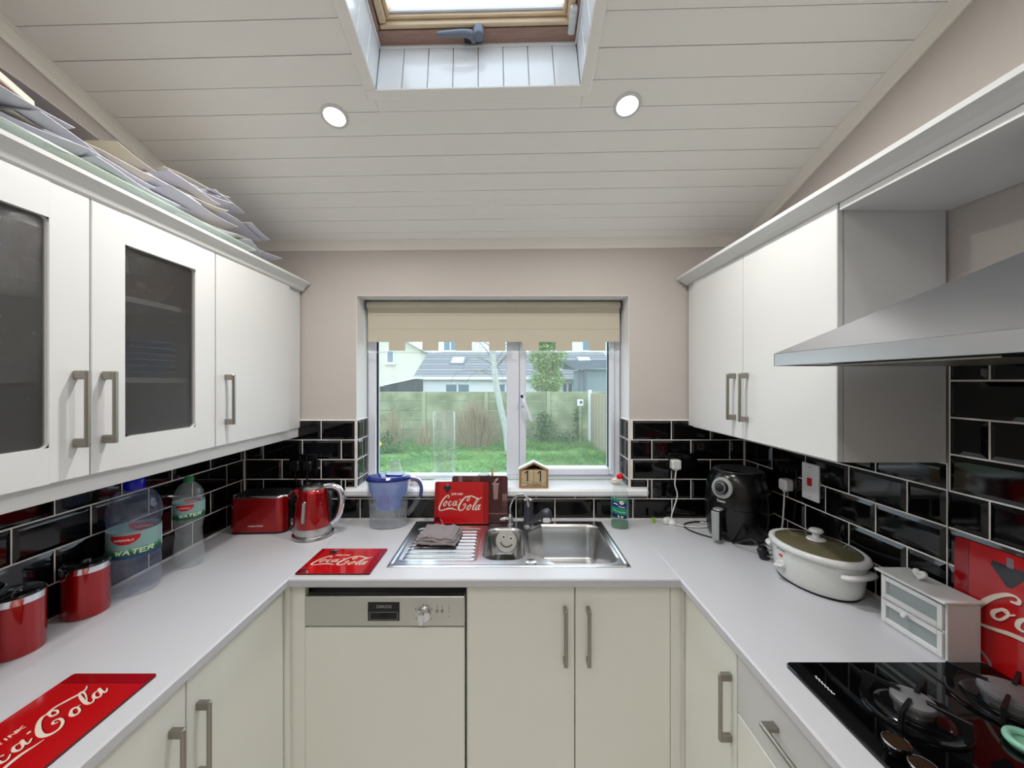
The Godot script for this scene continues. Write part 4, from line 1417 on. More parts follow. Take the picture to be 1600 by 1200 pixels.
func build_toaster() -> void:
	var o := thing("toaster", "red toaster with chrome top rim in the left corner", "toaster", V(-1.195, 0.92, 1.888), 3)
	var up := Basis(Vector3.RIGHT, Vector3.FORWARD, Vector3.UP)   # prism axis upwards
	var b := MB.new()
	b.prism(rounded(0.262, 0.158, 0.042, 8), 0.012, Transform3D(up, Vector3(0, 0, 0)), 0.0, true)
	part(b, "base", M["black plastic"], o)
	b = MB.new()
	b.smooth()
	var low := rounded(0.268, 0.166, 0.045, 8)
	var mid := rounded(0.262, 0.160, 0.045, 8)
	var n := low.size()
	for i in n:
		var j := (i + 1) % n
		b.quad(Vector3(low[i].x, 0.010, -low[i].y), Vector3(low[j].x, 0.010, -low[j].y), Vector3(mid[j].x, 0.168, -mid[j].y), Vector3(mid[i].x, 0.168, -mid[i].y))
	part(b, "body", M["red lacquer"], o)
	b = MB.new()
	b.prism(mid, 0.010, Transform3D(up, Vector3(0, 0.1675, 0)), 0.006, true)
	part(b, "top_rim", M["chrome"], o)
	b = MB.new()
	b.prism(rounded(0.225, 0.122, 0.03, 6), 0.002, Transform3D(up, Vector3(0, 0.1770, 0)))
	part(b, "top_plate", M["dark plastic"], o)
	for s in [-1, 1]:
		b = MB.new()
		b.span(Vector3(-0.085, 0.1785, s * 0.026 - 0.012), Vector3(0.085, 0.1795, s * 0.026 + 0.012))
		part(b, "slot_shade", M["black plastic"], o)  # solid black bar, its colour stands for the shade inside the opening
	b = MB.new()
	b.span(Vector3(0.131, 0.015, -0.050), Vector3(0.140, 0.160, 0.050), 0.005)
	var e := part(b, "end_panel", M["black plastic"], o)
	b = MB.new()
	b.span(Vector3(0.139, 0.11, -0.016), Vector3(0.160, 0.122, 0.016), 0.004)
	part(b, "lever", M["black plastic"], e)
	for k in 3:
		b = MB.new()
		b.box(Vector3(0.1415, 0.030 + k * 0.012, 0.036), Vector3(0.004, 0.007, 0.014), 0.001)
		part(b, "button", M["chrome"], e)
	words("morphy richards", 0.007, M["lettering white"], o, Vector3(0.0, 0.04, 0.0832))

func build_kettle() -> void:
	var o := thing("kettle", "red kettle with steel base and chrome-backed handle", "kettle", V(-0.917, 0.92, 1.800), 6)
	var b := MB.new()
	b.lathe([Vector2(0, 0), Vector2(0.088, 0), Vector2(0.091, 0.004), Vector2(0.089, 0.014), Vector2(0.080, 0.018), Vector2(0, 0.018)], 40)
	part(b, "power_base", M["steel"], o)
	b = MB.new()
	b.lathe([Vector2(0, 0.018), Vector2(0.079, 0.018), Vector2(0.081, 0.022), Vector2(0.0785, 0.050), Vector2(0, 0.050)], 40)
	part(b, "steel_band", M["brushed steel"], o)
	b = MB.new()
	b.lathe([Vector2(0.0785, 0.050), Vector2(0.080, 0.053), Vector2(0.077, 0.10), Vector2(0.071, 0.16), Vector2(0.064, 0.205), Vector2(0.060, 0.219), Vector2(0.056, 0.222)], 40, Transform3D(), 0.0, TAU, 50.0)
	var body := part(b, "body", M["red lacquer"], o)
	b = MB.new()
	b.lathe([Vector2(0.057, 0.221), Vector2(0.056, 0.229), Vector2(0.045, 0.234), Vector2(0, 0.236)], 36)
	var lid := part(b, "lid", M["steel"], o)
	b = MB.new()
	b.lathe([Vector2(0.014, 0.232), Vector2(0.012, 0.243), Vector2(0, 0.244)], 18)
	part(b, "lid_knob", M["black plastic"], lid)
	b = MB.new()     # spout on the left
	b.prism([Vector2(-0.055, 0.178), Vector2(-0.055, 0.220), Vector2(-0.080, 0.218), Vector2(-0.076, 0.205)], 0.036, Transform3D(Basis(), Vector3(0, 0, -0.018)), 0.004)
	part(b, "spout", M["red lacquer"], body)
	# handle: black grip inside, chrome back outside
	var bow := [Vector3(0.052, 0.226, 0), Vector3(0.085, 0.228, 0), Vector3(0.117, 0.212, 0), Vector3(0.130, 0.178, 0), Vector3(0.126, 0.125, 0), Vector3(0.108, 0.080, 0), Vector3(0.082, 0.058, 0)]
	b = MB.new()
	b.tube(curve(bow, 6), 0.013, 12, true, 1.1)
	part(b, "handle", M["chrome"], o)
	b = MB.new()
	var inner := []
	for p in bow:
		inner.append(p + (Vector3(0.075, 0.15, 0) - p).normalized() * 0.009)
	b.tube(curve(inner, 6), 0.0115, 12, true, 1.0)
	b.prism([Vector2(0.070, 0.06), Vector2(0.086, 0.06), Vector2(0.078, 0.20), Vector2(0.064, 0.215)], 0.024, Transform3D(Basis(), Vector3(0, 0, -0.012)), 0.002)
	part(b, "handle_grip", M["dark plastic"], o)
	# water gauge, facing the room
	b = MB.new()
	b.prism(rounded(0.019, 0.098, 0.009, 6), 0.007, Transform3D(Basis(Vector3.UP, deg_to_rad(-10)) * Basis(Vector3.RIGHT, deg_to_rad(-6)), Vector3(-0.0123, 0.128, 0.0700)), 0.002)
	part(b, "gauge_frame", M["nickel"], body)
	b = MB.new()
	b.prism(rounded(0.012, 0.088, 0.006, 6), 0.002, Transform3D(Basis(Vector3.UP, deg_to_rad(-10)) * Basis(Vector3.RIGHT, deg_to_rad(-6)), Vector3(-0.0134, 0.1285, 0.0763)))
	part(b, "gauge_window", M["paper grey"], body)

func build_jug() -> void:
	clear("jug clear", Color(0.85, 0.90, 0.94), 0.05, 0.03)
	clear("jug blue", Color(0.40, 0.55, 0.88), 0.72, 0.08)
	mat("jug lid blue", Color(0.10, 0.17, 0.48), 0.12)
	clear("jug water", Color(0.72, 0.78, 0.82), 0.10, 0.02)
	var o := thing("water_filter_jug", "clear water filter jug with blue hopper and lid", "jug", V(-0.600, 0.92, 1.915), 8)
	var oval := Transform3D(Basis.from_scale(Vector3(1.28, 1, 0.82)), Vector3.ZERO)
	var b := MB.new()
	b.lathe([Vector2(0, 0), Vector2(0.062, 0), Vector2(0.068, 0.004), Vector2(0.074, 0.10), Vector2(0.082, 0.20), Vector2(0.083, 0.236), Vector2(0.081, 0.236), Vector2(0.072, 0.10), Vector2(0.066, 0.006), Vector2(0, 0.004)], 40, oval)
	part(b, "jug_body", M["jug clear"], o)
	b = MB.new()
	b.lathe([Vector2(0, 0.006), Vector2(0.064, 0.006), Vector2(0.071, 0.112), Vector2(0, 0.112)], 40, oval)
	part(b, "water", M["jug water"], o)
	b = MB.new()
	b.lathe([Vector2(0, 0.085), Vector2(0.045, 0.085), Vector2(0.048, 0.088), Vector2(0.048, 0.130), Vector2(0.058, 0.145), Vector2(0.072, 0.175), Vector2(0.079, 0.236), Vector2(0.0, 0.236)], 40, oval)
	part(b, "hopper", M["jug blue"], o)
	b = MB.new()
	b.lathe([Vector2(0.084, 0.232), Vector2(0.0845, 0.244), Vector2(0.076, 0.252), Vector2(0.040, 0.256), Vector2(0, 0.257)], 40, oval)
	var lid := part(b, "lid", M["jug lid blue"], o)
	b = MB.new()
	b.prism(rounded(0.085, 0.07, 0.02, 6), 0.005, Transform3D(Basis(Vector3.RIGHT, Vector3.FORWARD, Vector3.UP) * Basis(Vector3.UP, 0.06), Vector3(0.03, 0.2555, 0)), 0.002)
	part(b, "flap", M["jug lid blue"], lid)
	var bow := [Vector3(0.100, 0.222, 0), Vector3(0.135, 0.216, 0), Vector3(0.153, 0.185, 0), Vector3(0.148, 0.14, 0), Vector3(0.120, 0.09, 0), Vector3(0.090, 0.055, 0)]
	b = MB.new()
	b.tube(curve(bow, 6), 0.010, 10, true, 1.3)
	var h := part(b, "handle", M["jug clear"], o)
	b = MB.new()
	var outer := []
	for k in 4:
		outer.append(bow[k] + Vector3(0.007, 0.007 - 0.003 * k, 0))
	b.tube(curve(outer, 6), 0.0055, 8, true, 1.6)
	part(b, "handle_strip", M["jug lid blue"], h)

# ---------------------------------------------------------------- things at the sink and on the sill
func build_window_things() -> void:
	var y := 0.9235
	# folded cloth on the drainer
	var cloth := mat("cloth", Color.WHITE, 0.95)
	grained(cloth, noise_tex(0.25, Color(0.44, 0.40, 0.41), Color(0.58, 0.55, 0.56), 128, 31), Vector3.ONE * 14.0)
	var n := FastNoiseLite.new()
	n.seed = 4
	n.frequency = 5.0
	var o := thing("dish_cloth", "folded grey dishcloth lying on the sink drainer", "cloth", V(-0.315, y + 0.010, 1.745), -6)
	for k in 3:
		var w := 0.185 - 0.012 * k
		var f := func(u: float, v: float) -> Vector3:
			var e := minf(minf(u, 1.0 - u), minf(v, 1.0 - v))
			var drop := 0.010 * (1.0 - smoothstep(0.0, 0.12, e))
			return Vector3((u - 0.5) * w + 0.006 * n.get_noise_2d(v * 0.8, k * 3.0), 0.012 + k * 0.011 - drop + 0.010 * n.get_noise_2d(u * 0.30 + k, v * 0.25) + 0.004 * n.get_noise_2d(u + 7.0, v + k), (0.5 - v) * (0.165 - 0.012 * k) + 0.008 * n.get_noise_2d(u, k + 9.0))
		part(sheet(26, 22, f, Vector3(0, 0.006, 0)), "fold", M["cloth"], o)
	# smiling sponge in the small bowl
	mat("sponge", Color(0.66, 0.66, 0.64), 0.9)
	o = thing("smiley_sponge", "round grey smiling-face sponge standing in the small sink bowl", "sponge", V(-0.024, 0.822, 1.822), 0)
	o.rotation_degrees = Vector3(-22, 8, -14)
	var b := MB.new()
	var cuts := []
	b.prism(ellipse(0.050, 0.050, 40, Vector2(0, 0.055)), 0.022, Transform3D(), 0.004, true)
	part(b, "disc", M["sponge"], o)
	mat("painted hole shade", Color(0.30, 0.29, 0.27), 0.9)  # dark colour painted for the shade inside the cut-through mouth and pupils
	mat("sponge eye", Color(0.76, 0.76, 0.75), 0.9)
	for s in [-1, 1]:
		b = MB.new()
		b.prism(ellipse(0.0105, 0.0105, 20, Vector2(s * 0.018, 0.072)), 0.001, Transform3D(Basis(), Vector3(0, 0, 0.022)))
		var e := part(b, "eye", M["sponge eye"], o)
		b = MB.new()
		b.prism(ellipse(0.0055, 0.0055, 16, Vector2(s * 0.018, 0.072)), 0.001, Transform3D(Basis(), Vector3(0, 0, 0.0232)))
		part(b, "pupil", M["painted hole shade"], e)
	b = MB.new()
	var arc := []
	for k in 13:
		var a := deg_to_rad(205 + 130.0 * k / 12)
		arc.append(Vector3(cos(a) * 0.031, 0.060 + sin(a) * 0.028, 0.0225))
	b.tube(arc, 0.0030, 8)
	part(b, "mouth", M["painted hole shade"], o)
	# filter tap, chrome swan neck
	o = thing("filter_tap", "slim chrome swan-neck tap behind the small sink bowl", "tap", V(0.008, y, 1.925), 0)
	b = MB.new()
	b.lathe([Vector2(0, 0), Vector2(0.020, 0), Vector2(0.020, 0.005), Vector2(0.013, 0.010), Vector2(0.011, 0.040), Vector2(0.013, 0.045), Vector2(0.009, 0.055), Vector2(0, 0.056)], 20)
	part(b, "base", M["chrome"], o)
	b = MB.new()
	b.tube(curve([Vector3(0, 0.05, 0), Vector3(0.0, 0.095, 0.004), Vector3(0.020, 0.140, 0.020), Vector3(0.052, 0.163, 0.045), Vector3(0.075, 0.158, 0.062), Vector3(0.086, 0.125, 0.072)], 6), 0.0055, 10)
	b.tube([Vector3(0.0835, 0.132, 0.0698), Vector3(0.089, 0.112, 0.074)], 0.008, 10)
	part(b, "spout", M["chrome"], o)
	b = MB.new()
	b.tube([Vector3(0, 0.030, 0), Vector3(-0.030, 0.033, 0.006)], 0.007, 10)
	b.tube([Vector3(-0.028, 0.033, 0.006), Vector3(-0.052, 0.028, 0.010)], [0.010, 0.006], 10)
	part(b, "lever", M["chrome"], o)
	# main mixer tap, dark
	mat("tap dark", Color(0.30, 0.31, 0.34), 0.28, 0.5)
	o = thing("mixer_tap", "dark grey mixer tap with pull-out spray head behind the sink", "tap", V(0.098, y, 1.912), 0)
	b = MB.new()
	b.lathe([Vector2(0, 0), Vector2(0.030, 0), Vector2(0.030, 0.006), Vector2(0.025, 0.010), Vector2(0, 0.010)], 24)
	part(b, "collar", M["chrome"], o)
	b = MB.new()
	b.lathe([Vector2(0, 0.008), Vector2(0.0245, 0.008), Vector2(0.0235, 0.06), Vector2(0.024, 0.062), Vector2(0.0235, 0.064), Vector2(0.0245, 0.10), Vector2(0.0245, 0.112), Vector2(0.020, 0.126), Vector2(0.010, 0.131), Vector2(0, 0.132)], 28, Transform3D(), 0, TAU, 25.0)
	part(b, "body", M["tap dark"], o)
	b = MB.new()
	b.tube(curve([Vector3(-0.018, 0.126, 0.004), Vector3(0.0, 0.136, 0.010), Vector3(0.014, 0.132, 0.02)], 5), 0.010, 10, true, 0.5)
	part(b, "lever", M["chrome"], o)
	b = MB.new()
	b.tube([Vector3(0.004, 0.022, 0.006), Vector3(0.05, 0.062, 0.05), Vector3(0.075, 0.088, 0.075)], [0.017, 0.016, 0.019], 18)
	b.lathe([Vector2(0, -0.030), Vector2(0.026, -0.030), Vector2(0.027, -0.026), Vector2(0.026, 0.0), Vector2(0.022, 0.016), Vector2(0.012, 0.026), Vector2(0, 0.029)], 24, Transform3D(Basis.from_euler(Vector3(0.15, 0, -0.1)), Vector3(0.082, 0.082, 0.080)))
	var sp := part(b, "spray_head", M["tap dark"], o)
	b = MB.new()
	b.lathe([Vector2(0, -0.034), Vector2(0.021, -0.034), Vector2(0.022, -0.030), Vector2(0, -0.029)], 20, Transform3D(Basis.from_euler(Vector3(0.15, 0, -0.1)), Vector3(0.082, 0.082, 0.080)))
	b.prism(rounded(0.036, 0.020, 0.008, 5), 0.002, Transform3D(Basis(Vector3.RIGHT, -0.1), Vector3(0.080, 0.064, 0.106)))
	part(b, "nozzle", M["white plastic"], sp)
	# washing-up liquid
	clear("soap plastic", Color(0.76, 0.88, 0.85), 0.14, 0.06)
	clear("soap liquid", Color(0.02, 0.45, 0.22), 0.75, 0.06)
	var im := Image.create(128, 160, false, Image.FORMAT_RGB8)
	im.fill(Color(0.03, 0.52, 0.38))
	im.fill_rect(Rect2i(0, 24, 128, 46), Color(0.04, 0.07, 0.42))
	im.fill_rect(Rect2i(0, 128, 128, 32), Color(0.04, 0.08, 0.34))
	stroke(im, [Vector3(20, 44, 8), Vector3(40, 40, 8), Vector3(52, 46, 8)], Color.WHITE)
	stroke(im, [Vector3(60, 56, 6), Vector3(86, 60, 5), Vector3(110, 58, 5)], Color.WHITE)
	stroke(im, [Vector3(14, 96, 3), Vector3(60, 106, 3), Vector3(114, 104, 5)], Color(0.75, 0.93, 0.85))
	stroke(im, [Vector3(56, 142, 9), Vector3(64, 150, 9)], Color.WHITE)
	stroke(im, [Vector3(80, 140, 8), Vector3(88, 152, 8), Vector3(96, 140, 6)], Color.WHITE)
	dab(im, 84, 22, 17, Color(0.90, 0.90, 0.86))
	dab(im, 84, 22, 7, Color(0.85, 0.65, 0.4))
	var sl := picture("soap label print", im, 0.4)
	o = thing("washing_up_bottle", "washing-up liquid bottle with red cap, nearly empty of green liquid", "bottle", V(0.548, 0.92, 1.895), -12)
	var oval := Transform3D(Basis.from_scale(Vector3(1, 1, 0.68)), Vector3.ZERO)
	b = MB.new()
	b.lathe(curve([Vector2(0, 0.001), Vector2(0.036, 0.0), Vector2(0.042, 0.008), Vector2(0.043, 0.06), Vector2(0.043, 0.12), Vector2(0.041, 0.15), Vector2(0.035, 0.185), Vector2(0.025, 0.220), Vector2(0.014, 0.238), Vector2(0.012, 0.248)], 4), 32, oval)
	part(b, "bottle_body", M["soap plastic"], o)
	b = MB.new()
	b.lathe([Vector2(0, 0.003), Vector2(0.038, 0.003), Vector2(0.040, 0.010), Vector2(0.0405, 0.032), Vector2(0, 0.032)], 32, oval)
	part(b, "liquid", M["soap liquid"], o)
	b = MB.new()
	b.lathe([Vector2(0, 0.242), Vector2(0.0155, 0.242), Vector2(0.0165, 0.246), Vector2(0.0155, 0.259), Vector2(0.009, 0.266), Vector2(0, 0.268)], 20)
	part(b, "cap", M["red plastic"], o)
	put(grid_mesh(20, 4, func(u: float, v: float) -> Vector3:
		var a := lerpf(-1.05, 0.75, u)
		return oval * Vector3(0.0438 * sin(a), lerpf(0.062, 0.150, v) - 0.012 * u, 0.0438 * cos(a)), true), "label", sl, o)
	# perpetual calendar
	var wood := mat("calendar wood", Color.WHITE, 0.6)
	grained(wood, noise_tex(0.04, Color(0.72, 0.64, 0.51), Color(0.80, 0.73, 0.60), 128, 41), Vector3(3, 24, 24))
	mat("calendar edge", Color(0.66, 0.50, 0.34), 0.6)
	mat("calendar inside", Color(0.16, 0.07, 0.05), 0.8)
	mat("calendar roof", Color(0.88, 0.92, 0.90), 0.5)
	o = thing("block_calendar", "house-shaped wooden block calendar on the window sill showing 11 December", "calendar", V(0.130, 1.0855, 2.02), 0)
	var hw := 0.076
	b = MB.new()
	b.span(Vector3(-hw, 0, -0.025), Vector3(hw, 0.009, 0.025), 0.001)
	b.span(Vector3(-hw, 0.009, -0.025), Vector3(-hw + 0.008, 0.096, 0.025), 0.001)
	b.span(Vector3(hw - 0.008, 0.009, -0.025), Vector3(hw, 0.096, 0.025), 0.001)
	for s in [-1, 1]:
		b.prism([Vector2(s * hw, 0.096), Vector2(0, 0.134), Vector2(0, 0.126), Vector2(s * (hw - 0.008), 0.089)], 0.05, Transform3D(Basis(), Vector3(0, 0, -0.025)))
	part(b, "house_frame", M["calendar edge"], o)
	b = MB.new()
	for s in [-1, 1]:
		b.prism([Vector2(s * (hw + 0.002), 0.0955), Vector2(0, 0.1345), Vector2(0, 0.1385), Vector2(s * (hw + 0.002), 0.0995)], 0.052, Transform3D(Basis(), Vector3(0, 0, -0.026)))
	part(b, "roof", M["calendar roof"], o)
	b = MB.new()
	b.prism([Vector2(-hw + 0.004, 0.004), Vector2(hw - 0.004, 0.004), Vector2(hw - 0.004, 0.094), Vector2(0, 0.130), Vector2(-hw + 0.004, 0.094)], 0.004, Transform3D(Basis(), Vector3(0, 0, -0.024)))
	part(b, "back_panel", M["calendar inside"], o)
	for s in [-1, 1]:
		b = MB.new()
		b.box(Vector3(s * 0.0335, 0.0595, 0.0), Vector3(0.0655, 0.0655, 0.044), 0.001)
		var c := part(b, "number_block", M["calendar wood"], o)
		words("1", 0.056, M["lettering dark"], c, Vector3(s * 0.0335, 0.0595, 0.0222), Vector3.ZERO, false, "number")
	b = MB.new()
	b.box(Vector3(0, 0.0175, 0.0), Vector3(0.133, 0.0155, 0.044), 0.001)
	var strip := part(b, "month_block", M["calendar wood"], o)
	words("December", 0.0125, M["lettering dark"], strip, Vector3(0, 0.0175, 0.0222), Vector3.ZERO, true, "month")
	# tall clear vase
	clear("vase glass", Color(0.86, 0.93, 0.92), 0.045, 0.01)
	b = MB.new()
	var rr := 0.061
	b.lathe([Vector2(0, 0.0), Vector2(rr - 0.004, 0.0), Vector2(rr, 0.004), Vector2(rr, 0.384), Vector2(rr - 0.004, 0.390), Vector2(rr - 0.006, 0.384), Vector2(rr - 0.006, 0.020), Vector2(0, 0.016)], 48)
	var v: Node3D = part(b, "glass_vase", M["vase glass"])
	v.position = V(-0.349, 1.0855, 2.078)
	tag(v, "tall clear cylindrical glass vase on the window sill", "vase")
	b = MB.new()
	b.lathe([Vector2(0, 0), Vector2(0.040, 0), Vector2(0.045, 0.006), Vector2(0.044, 0.05), Vector2(0.036, 0.085), Vector2(0.027, 0.105), Vector2(0.025, 0.130), Vector2(0.023, 0.130), Vector2(0.025, 0.105), Vector2(0.041, 0.05), Vector2(0.041, 0.008), Vector2(0, 0.006)], 32, Transform3D(), 0, TAU, 60)
	v = part(b, "glass_carafe", M["vase glass"])
	v.position = V(-0.615, 1.0855, 2.08)
	tag(v, "small clear glass carafe on the sill behind the filter jug", "carafe")
	b = MB.new()
	b.lathe([Vector2(0, 0), Vector2(0.030, 0), Vector2(0.032, 0.004), Vector2(0.032, 0.040), Vector2(0.030, 0.040), Vector2(0.029, 0.005), Vector2(0, 0.004)], 28)
	v = thing("glass_jar", "small clear jar with grey lid on the sill behind the boards", "jar", V(-0.135, 1.0855, 2.09))
	part(b, "jar_body", M["vase glass"], v)
	b = MB.new()
	b.lathe([Vector2(0, 0.040), Vector2(0.033, 0.040), Vector2(0.034, 0.043), Vector2(0.033, 0.050), Vector2(0, 0.051)], 28)
	part(b, "lid", M["nickel"], v)
	b = MB.new()
	b.lathe([Vector2(0, 0), Vector2(0.011, 0), Vector2(0.011, 0.012), Vector2(0.006, 0.05), Vector2(0.0008, 0.088), Vector2(0, 0.089)], 14)
	v = part(b, "wooden_cone", M["calendar edge"])
	v.position = V(-0.090, 1.0855, 2.09)
	tag(v, "small pointed wooden cone beside the jar on the sill", "ornament")
	# shells
	mat("shell", Color(0.84, 0.77, 0.72), 0.5)
	var ns := FastNoiseLite.new()
	ns.seed = 3
	ns.frequency = 6.0
	for k in [[-0.530, 2.075, 0.030, "pinkish seashell on the sill beside the tall vase"], [-0.492, 2.060, 0.024, "pale seashell touching the tall vase on the sill"], [-0.560, 2.035, 0.020, "small pale seashell on the sill right beside the filter jug"], [0.583, 2.065, 0.026, "white seashell on the sill behind the washing-up bottle"]]:
		b = MB.new()
		var prof := []
		var r: float = k[2]
		for i in 13:
			var t := float(i) / 12
			prof.append(Vector2(maxf(0.0, r * sin(PI * t) * (1.0 + 0.14 * sin(i * 2.4))) if i > 0 and i < 12 else 0.0, r * (1.0 - cos(PI * t)) * 0.62))
		b.lathe(prof, 18, Transform3D(Basis.from_euler(Vector3(0.2, k[0] * 9.0, 0.25)) * Basis.from_scale(Vector3(1.25, 1, 0.9)), Vector3(0, 0.004, 0)))
		v = part(b, "seashell", M["shell"])
		v.position = V(k[0], 1.088, k[1])
		tag(v, k[3], "seashell", "seashells on the sill")

# ---------------------------------------------------------------- right worktop
func build_right_things() -> void:
	build_hood()
	build_hob()
	build_fryer()
	build_slow_cooker()
	build_drawer_box()
	var b: MB
	socket("black double socket on the tiles above the green battery", V(0.905, 1.223, 2.001), 0, M["black gloss"])
	plug("white charger plug in the black socket on the window wall", V(0.860, 1.212, 1.992), 0, M["white plastic"], [Vector3(0, -0.02, 0.02), Vector3(-0.008, -0.10, 0.022), Vector3(0.004, -0.16, 0.022), Vector3(-0.03, -0.27, 0.03), Vector3(-0.022, -0.2845, 0.08), Vector3(0.06, -0.286, 0.11), Vector3(0.13, -0.286, 0.10), Vector3(0.15, -0.286, 0.07), Vector3(0.11, -0.286, 0.045)])
	socket("black double socket on the right wall tiles behind the air fryer", V(1.231, 1.222, 1.706), -90, M["black gloss"])
	plug("white rounded plug on the right wall beside the cooker switch", V(1.222, 1.19, 1.675), -90, M["white plastic"], [Vector3(0, -0.02, 0.02), Vector3(-0.002, -0.08, 0.02), Vector3(-0.012, -0.18, 0.02), Vector3(-0.01, -0.262, 0.035), Vector3(0.03, -0.264, 0.05)])
	var o := thing("cooker_switch", "tall white cooker switch with red rocker on the right wall tiles", "switch", V(1.231, 1.2325, 1.557), -90)
	b = MB.new()
	b.prism(rounded(0.088, 0.147, 0.004, 3), 0.010, Transform3D(), 0.002)
	var pl := part(b, "plate", M["white plastic"], o)
	b = MB.new()
	b.box(Vector3(0, 0.0, 0.012), Vector3(0.020, 0.032, 0.008), 0.002)
	part(b, "rocker", M["red plastic"], o)
	for s in [-1, 1]:
		b = MB.new()
		b.lathe([Vector2(0.003, 0.0), Vector2(0.003, 0.0008), Vector2(0, 0.001)], 10, Transform3D(Basis(Vector3.RIGHT, PI / 2), Vector3(0, s * 0.06, 0.010)))
		part(b, "screw", M["nickel"], pl)
	# small things on the worktop
	mat("battery green", Color(0.50, 0.72, 0.10), 0.35)
	o = thing("battery", "lime green battery standing on the worktop below the right socket", "battery", V(0.737, 0.92, 1.955))
	b = MB.new()
	b.lathe([Vector2(0, 0), Vector2(0.0072, 0), Vector2(0.0072, 0.030), Vector2(0, 0.030)], 18)
	part(b, "jacket", M["battery green"], o)
	b = MB.new()
	b.lathe([Vector2(0.0073, 0.030), Vector2(0.0073, 0.044), Vector2(0.003, 0.0445), Vector2(0.003, 0.047), Vector2(0, 0.047)], 18)
	part(b, "tip", M["black plastic"], o)
	b = MB.new()
	b.box(Vector3(0, 0.016, 0), Vector3(0.045, 0.032, 0.030), 0.008, Basis(Vector3.UP, 0.5))
	b.lathe([Vector2(0, 0), Vector2(0.020, 0), Vector2(0.022, 0.012), Vector2(0.012, 0.026), Vector2(0, 0.028)], 16, Transform3D(Basis(), Vector3(0.020, 0, 0.012)))
	var v: Node3D = part(b, "white_adapter", M["white plastic"])
	v.position = V(0.800, 0.92, 1.94)
	tag(v, "small white adapter lying beside the green battery", "adapter")
	b = MB.new()
	b.tube(curve([V(1.02, 0.924, 1.95), V(0.95, 0.926, 1.955), V(0.885, 0.924, 1.93), V(0.865, 0.924, 1.87), V(0.89, 0.924, 1.81), V(0.925, 0.924, 1.77), V(0.943, 0.924, 1.755)], 8), 0.0035, 8)
	tag(part(b, "black_cable", M["black plastic"]), "black cable looping out in front of the air fryer", "cable")
	o = thing("loose_plug", "black plug lying on the worktop between air fryer and slow cooker", "plug", V(1.035, 0.92, 1.562), 40)
	b = MB.new()
	b.box(Vector3(0, 0.024, 0), Vector3(0.046, 0.046, 0.030), 0.007, Basis(Vector3.RIGHT, -0.35))
	part(b, "plug_body", M["dark plastic"], o)
	b = MB.new()
	for k in [[0, 0.012], [-0.011, -0.008], [0.011, -0.008]]:
		b.box(Vector3(k[0], 0.028 + k[1], 0.022), Vector3(0.006, 0.004, 0.02), 0.0, Basis(Vector3.RIGHT, -0.35))
	part(b, "pin", M["nickel"], o)
	b = MB.new()
	b.tube(curve([Vector3(0, 0.044, -0.012), Vector3(0.01, 0.06, -0.05), Vector3(0.03, 0.03, -0.10), Vector3(0.05, 0.006, -0.13)], 6), 0.004, 8)
	part(b, "cord", M["black plastic"], o)

func build_hood() -> void:
	var o := thing("cooker_hood", "stainless steel pyramid cooker hood on the right wall", "cooker hood", V(0.98, 1.6785, 0.60))
	# local: x to the wall, z along the wall towards the viewer
	var x0 := -0.2555
	var x1 := 0.247
	var z := 0.45
	var b := MB.new()
	b.span(Vector3(x0, 0.003, -z), Vector3(x0 + 0.004, 0.037, z), 0.001)
	b.span(Vector3(x0, 0.003, -z), Vector3(x1, 0.037, -z + 0.004), 0.001)
	b.span(Vector3(x0, 0.003, z - 0.004), Vector3(x1, 0.037, z), 0.001)
	part(b, "lip", M["hood steel"], o)
	b = MB.new()
	var lowp := [Vector3(x0, 0.037, -z), Vector3(x1, 0.037, -z), Vector3(x1, 0.037, z), Vector3(x0, 0.037, z)]
	var hip := [Vector3(-0.02, 0.205, -0.11), Vector3(x1, 0.205, -0.11), Vector3(x1, 0.205, 0.11), Vector3(-0.02, 0.205, 0.11)]
	b.hexa([lowp[0], lowp[1], lowp[2], lowp[3], hip[0], hip[1], hip[2], hip[3]])
	part(b, "canopy", M["hood steel"], o)
	b = MB.new()
	b.span(Vector3(-0.02, 0.205, -0.11), Vector3(x1, 0.438, 0.11), 0.002)
	part(b, "chimney", M["hood steel"], o)
	b = MB.new()
	b.span(Vector3(x0 + 0.004, 0.006, -z + 0.004), Vector3(x1, 0.016, z - 0.004))
	part(b, "underside", M["dark plastic"], o)
	for s in [-1, 1]:
		b = MB.new()
		b.span(Vector3(x0 + 0.09, 0.001, s * 0.205 - 0.17), Vector3(x1 - 0.06, 0.0055, s * 0.205 + 0.17), 0.001)
		part(b, "grease_filter", M["nickel"], o)

